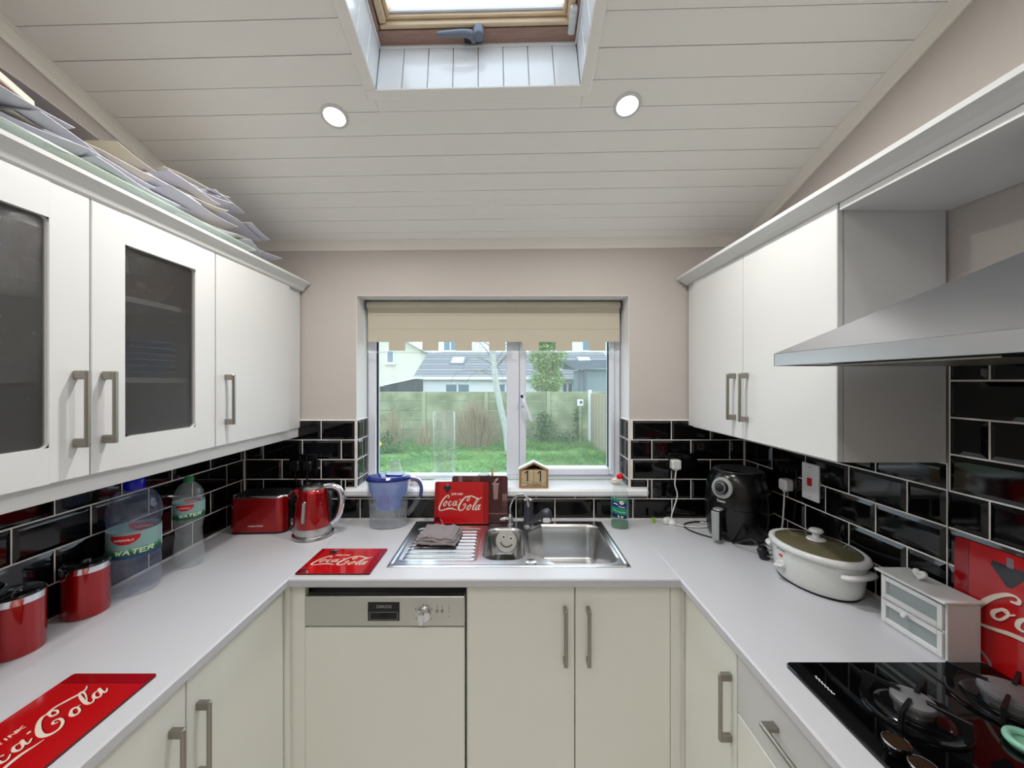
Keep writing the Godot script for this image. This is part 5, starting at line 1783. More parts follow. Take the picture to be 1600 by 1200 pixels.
func build_hob() -> void:
	mat("hob glass", Color(0.012, 0.012, 0.016), 0.04)
	mat("burner cap", Color(0.50, 0.50, 0.51), 0.4, 0.4)
	mat("burner ring", Color(0.62, 0.62, 0.62), 0.35, 0.9)
	mat("cast iron", Color(0.05, 0.05, 0.06), 0.4)
	var o := thing("gas_hob", "black glass gas hob set in the right worktop", "hob", V(0.9525, 0.9205, 0.675))
	# local x to the wall, z towards the viewer
	var up := Basis(Vector3.RIGHT, Vector3.FORWARD, Vector3.UP)
	var b := MB.new()
	b.prism(rounded(0.505, 0.600, 0.012, 5), 0.008, Transform3D(up, Vector3.ZERO), 0.002)
	part(b, "glass_top", M["hob glass"], o)
	for k in [[-0.085, -0.149, 0.037], [0.147, -0.165, 0.050], [-0.070, 0.125, 0.045], [0.147, 0.13, 0.037]]:
		var r: float = k[2]
		var c := Transform3D(Basis(), Vector3(k[0], 0.008, k[1]))
		b = MB.new()
		b.lathe([Vector2(r + 0.050, 0.0), Vector2(r + 0.049, 0.004), Vector2(r + 0.045, 0.005), Vector2(r + 0.040, 0.003), Vector2(r + 0.026, 0.003), Vector2(r + 0.022, 0.006), Vector2(r + 0.012, 0.008), Vector2(0, 0.008)], 40, c)
		var burner := part(b, "burner", M["black gloss"], o)
		b = MB.new()
		b.lathe([Vector2(r - 0.006, 0.008), Vector2(r - 0.004, 0.020), Vector2(r, 0.022), Vector2(r, 0.028), Vector2(0, 0.028)], 36, c)
		part(b, "flame_ring", M["burner ring"], burner)
		b = MB.new()
		b.lathe([Vector2(r - 0.001, 0.028), Vector2(r - 0.001, 0.032), Vector2(r - 0.005, 0.034), Vector2(0, 0.0345)], 36, c)
		part(b, "burner_cap", M["burner cap"], burner)
		for q in 4:
			b = MB.new()
			var a := PI / 4 + q * PI / 2 + 0.25
			var dir := Vector3(cos(a), 0, sin(a))
			var bs := Basis(dir, Vector3.UP, dir.cross(Vector3.UP))
			b.prism([Vector2(r + 0.048, 0.0), Vector2(r + 0.046, 0.040), Vector2(r - 0.018, 0.040), Vector2(r - 0.016, 0.0345), Vector2(r + 0.026, 0.030), Vector2(r + 0.036, 0.0)], 0.007, Transform3D(bs, Vector3(k[0], 0.008, k[1]) - bs.z * 0.0035), 0.001)
			part(b, "pan_support", M["cast iron"], burner)
	for k in 4:
		b = MB.new()
		var c := Transform3D(Basis(), Vector3(-0.212 + 0.002 * (k % 2), 0.008, -0.059 + 0.047 * k))
		b.lathe([Vector2(0, 0), Vector2(0.015, 0), Vector2(0.0175, 0.004), Vector2(0.0215, 0.020), Vector2(0.0215, 0.022)], 28, c)
		var kn := part(b, "knob", M["black plastic"], o)
		b = MB.new()
		b.lathe([Vector2(0.0215, 0.022), Vector2(0.0215, 0.024), Vector2(0.0195, 0.0245)], 28, c)
		part(b, "knob_rim", M["chrome"], kn)
		b = MB.new()
		b.lathe([Vector2(0.0195, 0.0235), Vector2(0, 0.0240)], 28, c)
		part(b, "knob_cap", mat("knob bronze", Color(0.34, 0.25, 0.18), 0.3, 0.8) if k == 0 else M["knob bronze"], kn)
	b = MB.new()
	var sc := []
	for i in 25:
		var t := float(i) / 24
		sc.append(Vector3(-0.2135 + 0.0030 * sin(t * 40.0) * (1.0 - 0.4 * t), 0.0086, -0.252 + 0.055 * t))
	b.tube(sc, 0.0011, 6)
	part(b, "maker_mark", M["lettering white"], o)
	# spoon rest
	mat("mint", Color(0.56, 0.80, 0.70), 0.3)
	var v := thing("spoon_rest", "mint green spoon rest lying on the hob at right edge", "spoon rest", V(1.040, 0.9290, 0.708), 40)
	b = MB.new()
	b.prism(rounded(0.055, 0.15, 0.025, 8), 0.004, Transform3D(up, Vector3(0, 0, 0)), 0.001, true)
	var rim := rounded(0.055, 0.15, 0.025, 8)
	var path := []
	for p in rim:
		path.append(Vector3(p.x, 0.010, -p.y))
	path.append(path[0])
	b.tube(path, 0.007, 8, false)
	part(b, "tray", M["mint"], v)

func build_fryer() -> void:
	mat("fryer black", Color(0.026, 0.027, 0.032), 0.22)
	mat("fryer grey", Color(0.22, 0.22, 0.23), 0.35)
	mat("silver plastic", Color(0.66, 0.68, 0.68), 0.3, 0.5)
	var o := thing("air_fryer", "black rounded air fryer with silver dial and handle in the right corner", "air fryer", V(1.073, 0.92, 1.80), -58)
	var oval := Transform3D(Basis.from_scale(Vector3(0.97, 1, 1.0)), Vector3.ZERO)
	var b := MB.new()
	b.lathe([Vector2(0, 0), Vector2(0.100, 0), Vector2(0.112, 0.004), Vector2(0.124, 0.016)], 48, oval)
	part(b, "base", M["black plastic"], o)
	b = MB.new()
	b.lathe(curve([Vector2(0.124, 0.016), Vector2(0.131, 0.05), Vector2(0.1375, 0.10), Vector2(0.1395, 0.16), Vector2(0.137, 0.215), Vector2(0.128, 0.265), Vector2(0.116, 0.295), Vector2(0.104, 0.308)], 4), 56, oval)
	part(b, "body", M["fryer black"], o)
	b = MB.new()
	b.lathe([Vector2(0.104, 0.308), Vector2(0.101, 0.3115), Vector2(0.097, 0.3105), Vector2(0.080, 0.304), Vector2(0, 0.300)], 48, oval)
	var lid := part(b, "top_cover", M["fryer grey"], o)
	b = MB.new()
	b.prism(ellipse(0.045, 0.022, 28), 0.003, Transform3D(Basis(Vector3.RIGHT, Vector3.FORWARD, Vector3.UP), Vector3(-0.01, 0.302, 0.045)), 0.001)
	part(b, "vent", M["black plastic"], lid)
	# basket front
	b = MB.new()
	b.lathe(curve([Vector2(0.1275, 0.018), Vector2(0.1345, 0.05), Vector2(0.1412, 0.10), Vector2(0.1428, 0.150)], 4) + [Vector2(0.1395, 0.152)], 28, oval, -0.95, 0.95)
	part(b, "basket_front", M["fryer black"], o)
	b = MB.new()
	b.lathe([Vector2(0.0, 0.0), Vector2(0.046, 0.0), Vector2(0.047, 0.006), Vector2(0.043, 0.010), Vector2(0.034, 0.011), Vector2(0.032, 0.006), Vector2(0.0, 0.005)], 36, Transform3D(Basis(Vector3.RIGHT, deg_to_rad(78)), Vector3(0, 0.240, 0.128)))
	var dial := part(b, "dial_ring", M["silver plastic"], o)
	b = MB.new()
	b.lathe([Vector2(0.029, 0.004), Vector2(0.027, 0.022), Vector2(0.024, 0.024), Vector2(0, 0.024)], 32, Transform3D(Basis(Vector3.RIGHT, deg_to_rad(78)), Vector3(0, 0.240, 0.128)))
	var dk := part(b, "dial_knob", M["dark plastic"], dial)
	b = MB.new()
	b.lathe([Vector2(0.0235, 0.0242), Vector2(0.0235, 0.0250), Vector2(0.0220, 0.0252), Vector2(0.0220, 0.0242)], 32, Transform3D(Basis(Vector3.RIGHT, deg_to_rad(78)), Vector3(0, 0.240, 0.128)))
	dk.get_parent()
	part(b, "dial_line", M["lettering grey"], dial)
	words("Tower", 0.011, M["lettering white"], o, Vector3(0, 0.182, 0.1400), Vector3(-3, 0, 0))
	# handle
	b = MB.new()
	b.prism([Vector2(0.128, 0.150), Vector2(0.175, 0.150), Vector2(0.186, 0.140), Vector2(0.182, 0.02), Vector2(0.166, 0.015), Vector2(0.160, 0.10), Vector2(0.150, 0.12), Vector2(0.134, 0.122)], 0.034, Transform3D(Basis(Vector3(0, 0, 1), Vector3.UP, Vector3(-1, 0, 0)), Vector3(0.017, 0, 0)), 0.004)
	var h := part(b, "handle", M["dark plastic"], o)
	b = MB.new()
	b.prism([Vector2(-0.016, 0.018), Vector2(0.016, 0.018), Vector2(0.018, 0.144), Vector2(-0.018, 0.144)], 0.006, Transform3D(Basis(Vector3.RIGHT, deg_to_rad(1.5)), Vector3(0, 0, 0.1815)), 0.003)
	b.prism(rounded(0.036, 0.04, 0.012, 5), 0.006, Transform3D(Basis(Vector3.RIGHT, Vector3.FORWARD, Vector3.UP), Vector3(0, 0.148, 0.164)), 0.002)
	part(b, "handle_cover", M["silver plastic"], h)

func build_slow_cooker() -> void:
	mat("cooker glass", Color(0.36, 0.34, 0.25), 0.06)
	var o := thing("slow_cooker", "white oval slow cooker with glass lid on the right worktop", "slow cooker", V(1.098, 0.92, 1.372), -77)
	# local x along the length, z out into the room
	var oval := Transform3D(Basis.from_scale(Vector3(1.35, 1, 1.0)), Vector3.ZERO)
	var b := MB.new()
	b.lathe([Vector2(0, 0), Vector2(0.092, 0), Vector2(0.096, 0.004), Vector2(0, 0.012)], 48, oval)
	part(b, "foot", M["black plastic"], o)
	b = MB.new()
	b.lathe(curve([Vector2(0.088, 0.003), Vector2(0.097, 0.010), Vector2(0.103, 0.03), Vector2(0.107, 0.07), Vector2(0.109, 0.118)], 4), 56, oval)
	var body := part(b, "body", M["white enamel"], o)
	b = MB.new()
	b.lathe([Vector2(0.108, 0.116), Vector2(0.115, 0.118), Vector2(0.1185, 0.126), Vector2(0.1165, 0.136), Vector2(0.110, 0.140), Vector2(0.103, 0.139), Vector2(0.100, 0.134)], 56, oval, 0, TAU, 60)
	part(b, "rim", M["white enamel"], o)
	b = MB.new()
	b.lathe([Vector2(0.101, 0.134), Vector2(0.101, 0.139), Vector2(0.085, 0.148), Vector2(0.05, 0.156), Vector2(0, 0.158)], 48, oval)
	var lid := part(b, "lid", M["cooker glass"], o)
	b = MB.new()
	b.lathe([Vector2(0.030, 0.156), Vector2(0.028, 0.160), Vector2(0.012, 0.163), Vector2(0.011, 0.176), Vector2(0.020, 0.182), Vector2(0.022, 0.188), Vector2(0.018, 0.193), Vector2(0, 0.195)], 28)
	part(b, "lid_knob", M["white plastic"], lid)
	for s in [-1, 1]:
		b = MB.new()
		b.tube(curve([Vector3(s * 0.128, 0.090, -0.052), Vector3(s * 0.148, 0.093, -0.045), Vector3(s * 0.155, 0.094, 0), Vector3(s * 0.148, 0.093, 0.045), Vector3(s * 0.128, 0.090, 0.052)], 5), 0.013, 10, true, 0.7)
		part(b, "handle", M["white plastic"], o)
	b = MB.new()
	b.lathe([Vector2(0, 0), Vector2(0.019, 0), Vector2(0.017, 0.012), Vector2(0, 0.013)], 24, Transform3D(Basis(Vector3.RIGHT, PI / 2), Vector3(-0.045, 0.055, 0.098)))
	b.box(Vector3(-0.045, 0.055, 0.116), Vector3(0.034, 0.008, 0.012), 0.002, Basis(Vector3.BACK, 0.2))
	part(b, "control_knob", M["white plastic"], body)
	b = MB.new()
	b.box(Vector3(-0.046, 0.090, 0.1035), Vector3(0.016, 0.007, 0.004), 0.001, Basis(Vector3.UP, -0.24))
	part(b, "indicator", M["red plastic"], body)
	b = MB.new()
	b.box(Vector3(-0.046, 0.110, 0.1040), Vector3(0.040, 0.0012, 0.002), 0.0, Basis(Vector3.UP, -0.24))
	part(b, "marking", M["lettering dark"], body)
	b = MB.new()
	b.tube(curve([Vector3(-0.10, 0.02, -0.08), Vector3(-0.14, 0.035, -0.10), Vector3(-0.165, 0.012, -0.10), Vector3(-0.168, 0.005, -0.075)], 6), 0.004, 8)
	b.tube(curve([Vector3(0.12, 0.10, -0.09), Vector3(0.16, 0.11, -0.10), Vector3(0.20, 0.07, -0.105), Vector3(0.21, 0.006, -0.10)], 6), 0.004, 8)
	part(b, "mains_lead", M["white plastic"], o)

func build_drawer_box() -> void:
	clear("box glass", Color(0.62, 0.66, 0.66), 0.75, 0.1)
	var o := thing("drawer_box", "small white two-drawer box with heart on its lid beside the hob", "drawer box", V(1.163, 0.92, 1.071), -90)
	# local x towards the viewer along the wall, z into the room
	var b := MB.new()
	b.span(Vector3(-0.088, 0, -0.046), Vector3(-0.082, 0.150, 0.040), 0.001)
	b.span(Vector3(0.082, 0, -0.046), Vector3(0.088, 0.150, 0.040), 0.001)
	b.span(Vector3(-0.082, 0, -0.046), Vector3(0.082, 0.006, 0.040))
	b.span(Vector3(-0.082, 0.072, -0.046), Vector3(0.082, 0.077, 0.040))
	b.span(Vector3(-0.082, 0.006, -0.046), Vector3(0.082, 0.150, -0.040))
	part(b, "body", M["white plastic"], o)
	b = MB.new()
	b.span(Vector3(-0.094, 0.150, -0.048), Vector3(0.094, 0.157, 0.054), 0.0015)
	var lid := part(b, "lid", M["white plastic"], o)
	for k in 2:
		var y0 := 0.0065 + 0.0715 * k
		b = MB.new()
		b.span(Vector3(-0.081, y0, 0.034), Vector3(-0.068, y0 + 0.064, 0.046), 0.001)
		b.span(Vector3(0.068, y0, 0.034), Vector3(0.081, y0 + 0.064, 0.046), 0.001)
		b.span(Vector3(-0.068, y0, 0.034), Vector3(0.068, y0 + 0.013, 0.046), 0.001)
		b.span(Vector3(-0.068, y0 + 0.051, 0.034), Vector3(0.068, y0 + 0.064, 0.046), 0.001)
		b.span(Vector3(-0.079, y0 + 0.001, -0.036), Vector3(0.079, y0 + 0.004, 0.034))
		var dr := part(b, "drawer", M["white plastic"], o)
		b = MB.new()
		b.span(Vector3(-0.0685, y0 + 0.0125, 0.038), Vector3(0.0685, y0 + 0.0515, 0.040))
		part(b, "drawer_glass", M["box glass"], dr)
		if k == 0:
			b = MB.new()
			b.lathe([Vector2(0, 0), Vector2(0.004, 0), Vector2(0.004, 0.006), Vector2(0.008, 0.010), Vector2(0.006, 0.015), Vector2(0, 0.016)], 16, Transform3D(Basis(Vector3.RIGHT, PI / 2), Vector3(-0.005, y0 + 0.058, 0.046)))
			part(b, "knob", M["white plastic"], dr)
	var heart := []
	for k in 28:
		var t := TAU * k / 28
		heart.append(Vector2(16.0 * pow(sin(t), 3), 13.0 * cos(t) - 5.0 * cos(2 * t) - 2.0 * cos(3 * t) - cos(4 * t)) * 0.00105 + Vector2(0, 0.019))
	b = MB.new()
	b.prism(heart, 0.007, Transform3D(Basis(Vector3.UP, deg_to_rad(8)) * Basis(Vector3.RIGHT, deg_to_rad(-8)), Vector3(-0.012, 0.157, 0.004)), 0.0015)
	var ht := part(b, "heart_handle", M["white plastic"], lid)
	b = MB.new()
	b.box(Vector3(-0.012, 0.178, 0.0085), Vector3(0.012, 0.003, 0.001), 0.0, Basis(Vector3.UP, deg_to_rad(8)) * Basis(Vector3.RIGHT, deg_to_rad(-8)))
	ht.name = "heart_handle"
	part(b, "heart_marking", M["lettering grey"], lid)

# ---------------------------------------------------------------- the garden and the houses behind it
func house_window(parent: Node, c: Vector3, w: float, h: float, lights: int) -> void:
	var b := MB.new()
	b.box(c + Vector3(0, h / 2, 0), Vector3(w, 0.07, 0.06))
	b.box(c - Vector3(0, h / 2, 0), Vector3(w, 0.07, 0.06))
	b.box(c - Vector3(0, h / 2 + 0.08, -0.04), Vector3(w + 0.2, 0.09, 0.16))
	for k in lights + 1:
		b.box(c + Vector3(-w / 2 + w * k / lights, 0, 0), Vector3(0.08, h, 0.06))
	var f := part(b, "window", M["far white"], parent)
	for k in lights:
		b = MB.new()
		b.box(c + Vector3(-w / 2 + w * (k + 0.5) / lights, 0, -0.01), Vector3(w / lights - 0.08, h - 0.07, 0.02))
		part(b, "pane", M["far glass"], f)

func leaves(parent: Node, called: String, m: Material, spots: Array, size: float, seed_no: int, stuff := true) -> void:
	var b := MB.new()
	b.flat()
	for t in [[Vector3(0, 0, 0), Vector3(0.22, 0.5, 0.06), Vector3(0, 0.55, -0.02)], [Vector3(0, 0, 0), Vector3(0, 0.55, -0.02), Vector3(-0.22, 0.5, 0.06)], [Vector3(0.22, 0.5, 0.06), Vector3(0, 1.0, 0.05), Vector3(0, 0.55, -0.02)], [Vector3(-0.22, 0.5, 0.06), Vector3(0, 0.55, -0.02), Vector3(0, 1.0, 0.05)]]:
		b.tri(t[0], t[1], t[2])
	var r := RandomNumberGenerator.new()
	r.seed = seed_no
	var mm := MultiMesh.new()
	mm.transform_format = MultiMesh.TRANSFORM_3D
	mm.use_colors = true
	mm.mesh = b.done()
	mm.instance_count = spots.size()
	for i in spots.size():
		var bs := Basis.from_euler(Vector3(r.randf_range(-1.6, 1.6), r.randf_range(0, TAU), r.randf_range(-1.6, 1.6))).scaled(Vector3.ONE * size * r.randf_range(0.6, 1.3))
		mm.set_instance_transform(i, Transform3D(bs, spots[i]))
		var g := r.randf_range(0.75, 1.2)
		mm.set_instance_color(i, Color(g * r.randf_range(0.85, 1.15), g, g * r.randf_range(0.8, 1.0)))
	var o := MultiMeshInstance3D.new()
	o.name = called
	o.multimesh = mm
	o.material_override = m
	if stuff:
		o.set_meta("kind", "stuff")
	parent.add_child(o, true)

func build_garden() -> void:
	var G := -0.42
	mat("far white", Color(0.90, 0.92, 0.93), 0.7)
	mat("far cream", Color(0.86, 0.86, 0.80), 0.8)
	mat("far glass", Color(0.42, 0.52, 0.58), 0.1)
	mat("roof slate", Color(0.45, 0.47, 0.49), 0.8)
	mat("roof slate b", Color(0.50, 0.515, 0.53), 0.8)
	mat("fascia grey", Color(0.42, 0.47, 0.52), 0.6)
	mat("shed wall", Color(0.52, 0.60, 0.62), 0.7)
	mat("shed dark", Color(0.22, 0.24, 0.27), 0.8)
	var conc := mat("fence concrete", Color.WHITE, 0.9)
	grained(conc, noise_tex(0.015, Color(0.44, 0.48, 0.36), Color(0.68, 0.71, 0.58), 256, 51), Vector3.ONE * 0.35)
	mat("fence post", Color(0.62, 0.65, 0.53), 0.9)
	mat("side fence", Color(0.64, 0.61, 0.52), 0.85)
	mat("side fence b", Color(0.58, 0.55, 0.47), 0.85)
	var soil := mat("soil", Color.WHITE, 1.0)
	grained(soil, noise_tex(0.03, Color(0.26, 0.34, 0.18), Color(0.42, 0.48, 0.28), 256, 52), Vector3.ONE * 0.6)
	var b := MB.new()
	b.span(V(-24, G - 0.3, 2.6), V(24, G, 60.0))
	structure(b, "ground", M["soil"])
	# grass: blades nobody could count
	var r := RandomNumberGenerator.new()
	r.seed = 77
	b = MB.new()
	for k in 2:
		var w := 0.009
		var p := [Vector3(-w, 0, 0), Vector3(w, 0, 0), Vector3(w * 0.8, 0.55, 0.06), Vector3(-w * 0.8, 0.55, 0.06), Vector3(0, 1.0, 0.25)]
		var q := []
		for v in p:
			q.append(Basis(Vector3.UP, k * 1.9) * v)
		b.quad(q[0], q[1], q[2], q[3])
		b.tri(q[3], q[2], q[4])
	var blade := b.done()
	mat("grass", Color(0.50, 0.66, 0.41), 0.8)
	M["grass"].vertex_color_use_as_albedo = true
	M["grass"].backlight_enabled = true
	M["grass"].backlight = Color(0.2, 0.3, 0.12)
	var mm := MultiMesh.new()
	mm.transform_format = MultiMesh.TRANSFORM_3D
	mm.use_colors = true
	mm.mesh = blade
	mm.instance_count = 42000
	var n := FastNoiseLite.new()
	n.seed = 9
	n.frequency = 0.6
	for i in 42000:
		var d := 6.4 + 5.3 * sqrt(r.randf())
		var x := r.randf_range(-0.42, 0.32) * d
		var rough := n.get_noise_2d(x, d)
		var tall := 0.14 + 0.18 * maxf(0.0, rough + 0.2) + 0.16 * smoothstep(10.4, 11.6, d) * r.randf()
		var bs := Basis.from_euler(Vector3(r.randf_range(-0.6, 0.6), r.randf_range(0, TAU), r.randf_range(-0.6, 0.6))).scaled(Vector3(1.5, tall, 1.6 * tall + 0.4))
		mm.set_instance_transform(i, Transform3D(bs, V(x, G, d)))
		var k := r.randf_range(0.35, 1.5)
		var dry := clampf(-rough * 2.0 + r.randf_range(-0.5, 0.5), 0.0, 1.0)
		mm.set_instance_color(i, Color(0.9, 1.0, 0.72).lerp(Color(1.9, 1.35, 1.1), dry) * k)
	var go := MultiMeshInstance3D.new()
	go.name = "grass"
	go.multimesh = mm
	go.material_override = M["grass"]
	add_child(go)
	tag(go, "long rough green grass of the back garden seen through the window", "grass", "", "stuff")
	# concrete panel fence
	var fd := 11.8
	var o := thing("concrete_fence", "grey-green concrete panel fence across the end of the garden", "fence", V(0, G, fd))
	for k in 7:
		var x := -6.42 + 1.91 * k
		b = MB.new()
		b.span(Vector3(x - 0.06, -0.1, -0.06), Vector3(x + 0.06, 1.75, 0.06), 0.01)
		part(b, "post", M["fence post"], o)
		if k < 6:
			for j in 6:
				b = MB.new()
				b.span(Vector3(x + 0.062, 0.292 * j, -0.025), Vector3(x + 1.848, 0.292 * j + 0.284, 0.025), 0.008)
				var q := part(b, "panel", M["fence concrete"], o)
				q.position.z = r.randf_range(-0.006, 0.006)
	# side fence on the right, upright boards and a pale end post
	o = thing("board_fence", "weathered upright-board side fence at the right of the garden", "fence", V(2.46, G, 11.6))
	var dirv := Vector3(0.12, 0, 4.0).normalized()
	for k in 26:
		b = MB.new()
		b.box(Vector3(0, 0.86 + 0.004 * r.randf_range(-1, 1), 0), Vector3(0.148, 1.70, 0.02), 0.004)
		var q := part(b, "board", M["side fence" if k % 2 else "side fence b"], o)
		q.transform = Transform3D(Basis(dirv, Vector3.UP, dirv.cross(Vector3.UP)), dirv * (0.1 + 0.155 * k))
	b = MB.new()
	b.box(Vector3(-0.02, 0.9, 0.05), Vector3(0.09, 1.8, 0.09), 0.01)
	part(b, "post", M["far white"], o)
	b = MB.new()
	b.box(Vector3(0.07, 0.95, 2.6), Vector3(0.12, 2.2, 0.10), 0.01)
	part(b, "post", M["fence post"], o)
	# meter box on a post
	o = thing("utility_box", "white utility box on a thin post in front of the fence", "utility box", V(2.14, G, 11.5))
	b = MB.new()
	b.tube([Vector3(0, 0, 0), Vector3(0, 1.3, 0)], 0.045, 8)
	part(b, "post", M["fence post"], o)
	b = MB.new()
	b.box(Vector3(0, 1.42, 0), Vector3(0.17, 0.20, 0.12), 0.015)
	var ub := part(b, "box", M["far white"], o)
	b = MB.new()
	b.box(Vector3(0.01, 1.44, 0.062), Vector3(0.07, 0.07, 0.01), 0.004)
	part(b, "window", M["black plastic"], ub)
	# bungalow
	o = thing("bungalow", "white bungalow with grey tiled roof behind the concrete fence", "house", V(0, G, 18.0))
	b = MB.new()
	b.span(Vector3(-4.36, 0, -5.5), Vector3(5.2, 2.24, 0.0))
	part(b, "wall", M["far white"], o)
	for k in 9:                                   # courses of roof tiles
		var t0 := k / 9.0
		var t1 := (k + 1) / 9.0
		b = MB.new()
		b.hexa([Vector3(-4.44, 2.24 + 1.36 * t0 + 0.04, 0.22 - 3.2 * t0), Vector3(5.2, 2.24 + 1.36 * t0 + 0.04, 0.22 - 3.2 * t0), Vector3(5.2, 2.24 + 1.36 * t0 - 0.03, 0.22 - 3.2 * t0), Vector3(-4.44, 2.24 + 1.36 * t0 - 0.03, 0.22 - 3.2 * t0),
			Vector3(-4.44, 2.24 + 1.36 * t1 + 0.005, 0.22 - 3.2 * t1), Vector3(5.2, 2.24 + 1.36 * t1 + 0.005, 0.22 - 3.2 * t1), Vector3(5.2, 2.24 + 1.36 * t1 - 0.03, 0.22 - 3.2 * t1), Vector3(-4.44, 2.24 + 1.36 * t1 - 0.03, 0.22 - 3.2 * t1)])
		part(b, "roof_course", M["roof slate" if k % 2 else "roof slate b"], o)
	b = MB.new()
	b.hexa([Vector3(-4.44, 3.58, -2.98), Vector3(5.2, 3.58, -2.98), Vector3(5.2, 2.2, -6.1), Vector3(-4.44, 2.2, -6.1), Vector3(-4.44, 3.64, -2.98), Vector3(5.2, 3.64, -2.98), Vector3(5.2, 2.26, -6.1), Vector3(-4.44, 2.26, -6.1)])
	part(b, "roof_back", M["roof slate"], o)
	b = MB.new()
	b.span(Vector3(-4.46, 2.13, 0.17), Vector3(5.2, 2.26, 0.27), 0.02)
	part(b, "gutter", M["far white"], o)
	for x in [-2.62, 0.28, 3.9]:
		b = MB.new()
		b.box(Vector3(x, 2.24 + 1.36 * 0.62 + 0.06, 0.22 - 3.2 * 0.62), Vector3(0.75, 0.04, 1.0), 0.01, Basis(Vector3.RIGHT, atan2(1.36, 3.2)))
		var rf := part(b, "roof_window", M["fascia grey"], o)
		b = MB.new()
		b.box(Vector3(x, 2.24 + 1.36 * 0.62 + 0.085, 0.22 - 3.2 * 0.62), Vector3(0.58, 0.02, 0.8), 0.0, Basis(Vector3.RIGHT, atan2(1.36, 3.2)))
		part(b, "pane", M["far white"], rf)
	house_window(o, Vector3(-2.4, 1.5, 0.02), 1.15, 0.9, 2)
	house_window(o, Vector3(-0.15, 1.5, 0.02), 1.0, 0.9, 2)
	house_window(o, Vector3(2.75, 1.5, 0.02), 0.5, 1.0, 2)
	# two-storey house far behind
	o = thing("far_house", "white two-storey house rising behind the bungalow roof", "house", V(0, G, 30.6))
	b = MB.new()
	b.span(Vector3(-5.9, 0, -6), Vector3(9.5, 6.1, 0))
	part(b, "wall", M["far white"], o)
	b = MB.new()
	b.hexa([Vector3(-6.2, 6.05, 0.4), Vector3(9.8, 6.05, 0.4), Vector3(9.8, 6.15, 0.4), Vector3(-6.2, 6.15, 0.4), Vector3(-6.2, 8.0, -3), Vector3(9.8, 8.0, -3), Vector3(9.8, 8.1, -3), Vector3(-6.2, 8.1, -3)])
	part(b, "roof", M["roof slate"], o)
	house_window(o, Vector3(-4.65, 5.0, 0.03), 1.1, 1.0, 2)
	house_window(o, Vector3(6.45, 5.0, 0.03), 1.2, 1.0, 2)
	house_window(o, Vector3(0.3, 5.0, 0.03), 1.0, 1.0, 2)
	# cream house on the left
	o = thing("cream_house", "cream rendered house with a small window at far left behind the fence", "house", V(-9.5, G, 24.0), 0)
	b = MB.new()
	b.prism([Vector2(-5, 0), Vector2(3.95, 0), Vector2(3.95, 4.1), Vector2(0.6, 6.0), Vector2(-5, 6.0)], 6.0, Transform3D(Basis(), Vector3(0, 0, -6)))
	part(b, "wall", M["far cream"], o)
	b = MB.new()
	b.prism([Vector2(4.2, 3.95), Vector2(4.2, 4.15), Vector2(0.6, 6.2), Vector2(0.6, 6.0)], 6.4, Transform3D(Basis(), Vector3(0, 0, -6)))
	part(b, "verge", M["far white"], o)
	house_window(o, Vector3(2.1, 3.6, 0.03), 0.42, 0.75, 1)
	# lean-to
	o = thing("garden_shed", "dark lean-to shed with pale roof edge behind the fence on the left", "shed", V(-4.75, G, 15.0))
	b = MB.new()
	b.prism([Vector2(-1.3, 0), Vector2(1.05, 0), Vector2(1.05, 2.12), Vector2(-0.2, 1.86), Vector2(-1.3, 1.83)], 1.6, Transform3D(Basis(), Vector3(0, 0, -1.6)))
	part(b, "wall", M["shed dark"], o)
	b = MB.new()
	b.prism([Vector2(-1.4, 1.84), Vector2(-0.2, 1.88), Vector2(1.1, 2.16), Vector2(1.1, 2.25), Vector2(-0.2, 1.96), Vector2(-1.4, 1.91)], 1.7, Transform3D(Basis(), Vector3(0, 0, -1.65)))
	part(b, "roof", M["far white"], o)
	# grey extension on the right
	o = thing("grey_extension", "blue-grey extension with flat dark roof behind the fence on the right", "building", V(0, G, 14.5))
	b = MB.new()
	b.span(Vector3(2.95, 0, -3.0), Vector3(6.5, 2.52, 0))
	part(b, "wall", M["shed wall"], o)
	b = MB.new()
	b.hexa([Vector3(1.9, 2.82, 0.25), Vector3(6.6, 2.95, 0.25), Vector3(6.6, 2.76, 0.25), Vector3(2.5, 2.48, 0.25), Vector3(1.9, 2.95, -3), Vector3(6.6, 3.05, -3), Vector3(6.6, 2.86, -3), Vector3(2.5, 2.6, -3)])
	part(b, "roof", M["fascia grey"], o)
	for x in [2.62, 2.82]:
		b = MB.new()
		b.span(Vector3(x, 0, -0.05), Vector3(x + 0.12, 2.52, 0.07), 0.01)
		part(b, "column", M["fascia grey"], o)
	# birch
	var bark := mat("birch bark", Color.WHITE, 0.8)
	grained(bark, noise_tex(0.06, Color(0.50, 0.52, 0.50), Color(0.90, 0.92, 0.90), 128, 61), Vector3(1.2, 5, 1.2))
	mat("twig", Color(0.50, 0.45, 0.38), 0.9)
	o = thing("birch_tree", "leaning birch with pale trunk in front of the fence", "tree", V(-0.02, G, 10.6))
	b = MB.new()
	b.tube(curve([Vector3(0.0, 0, 0), Vector3(-0.06, 0.7, 0), Vector3(-0.22, 1.4, 0), Vector3(-0.36, 2.2, 0), Vector3(-0.45, 3.2, 0), Vector3(-0.48, 4.4, 0)], 5), 0.085, 12)
	part(b, "trunk", M["birch bark"], o)
	b = MB.new()
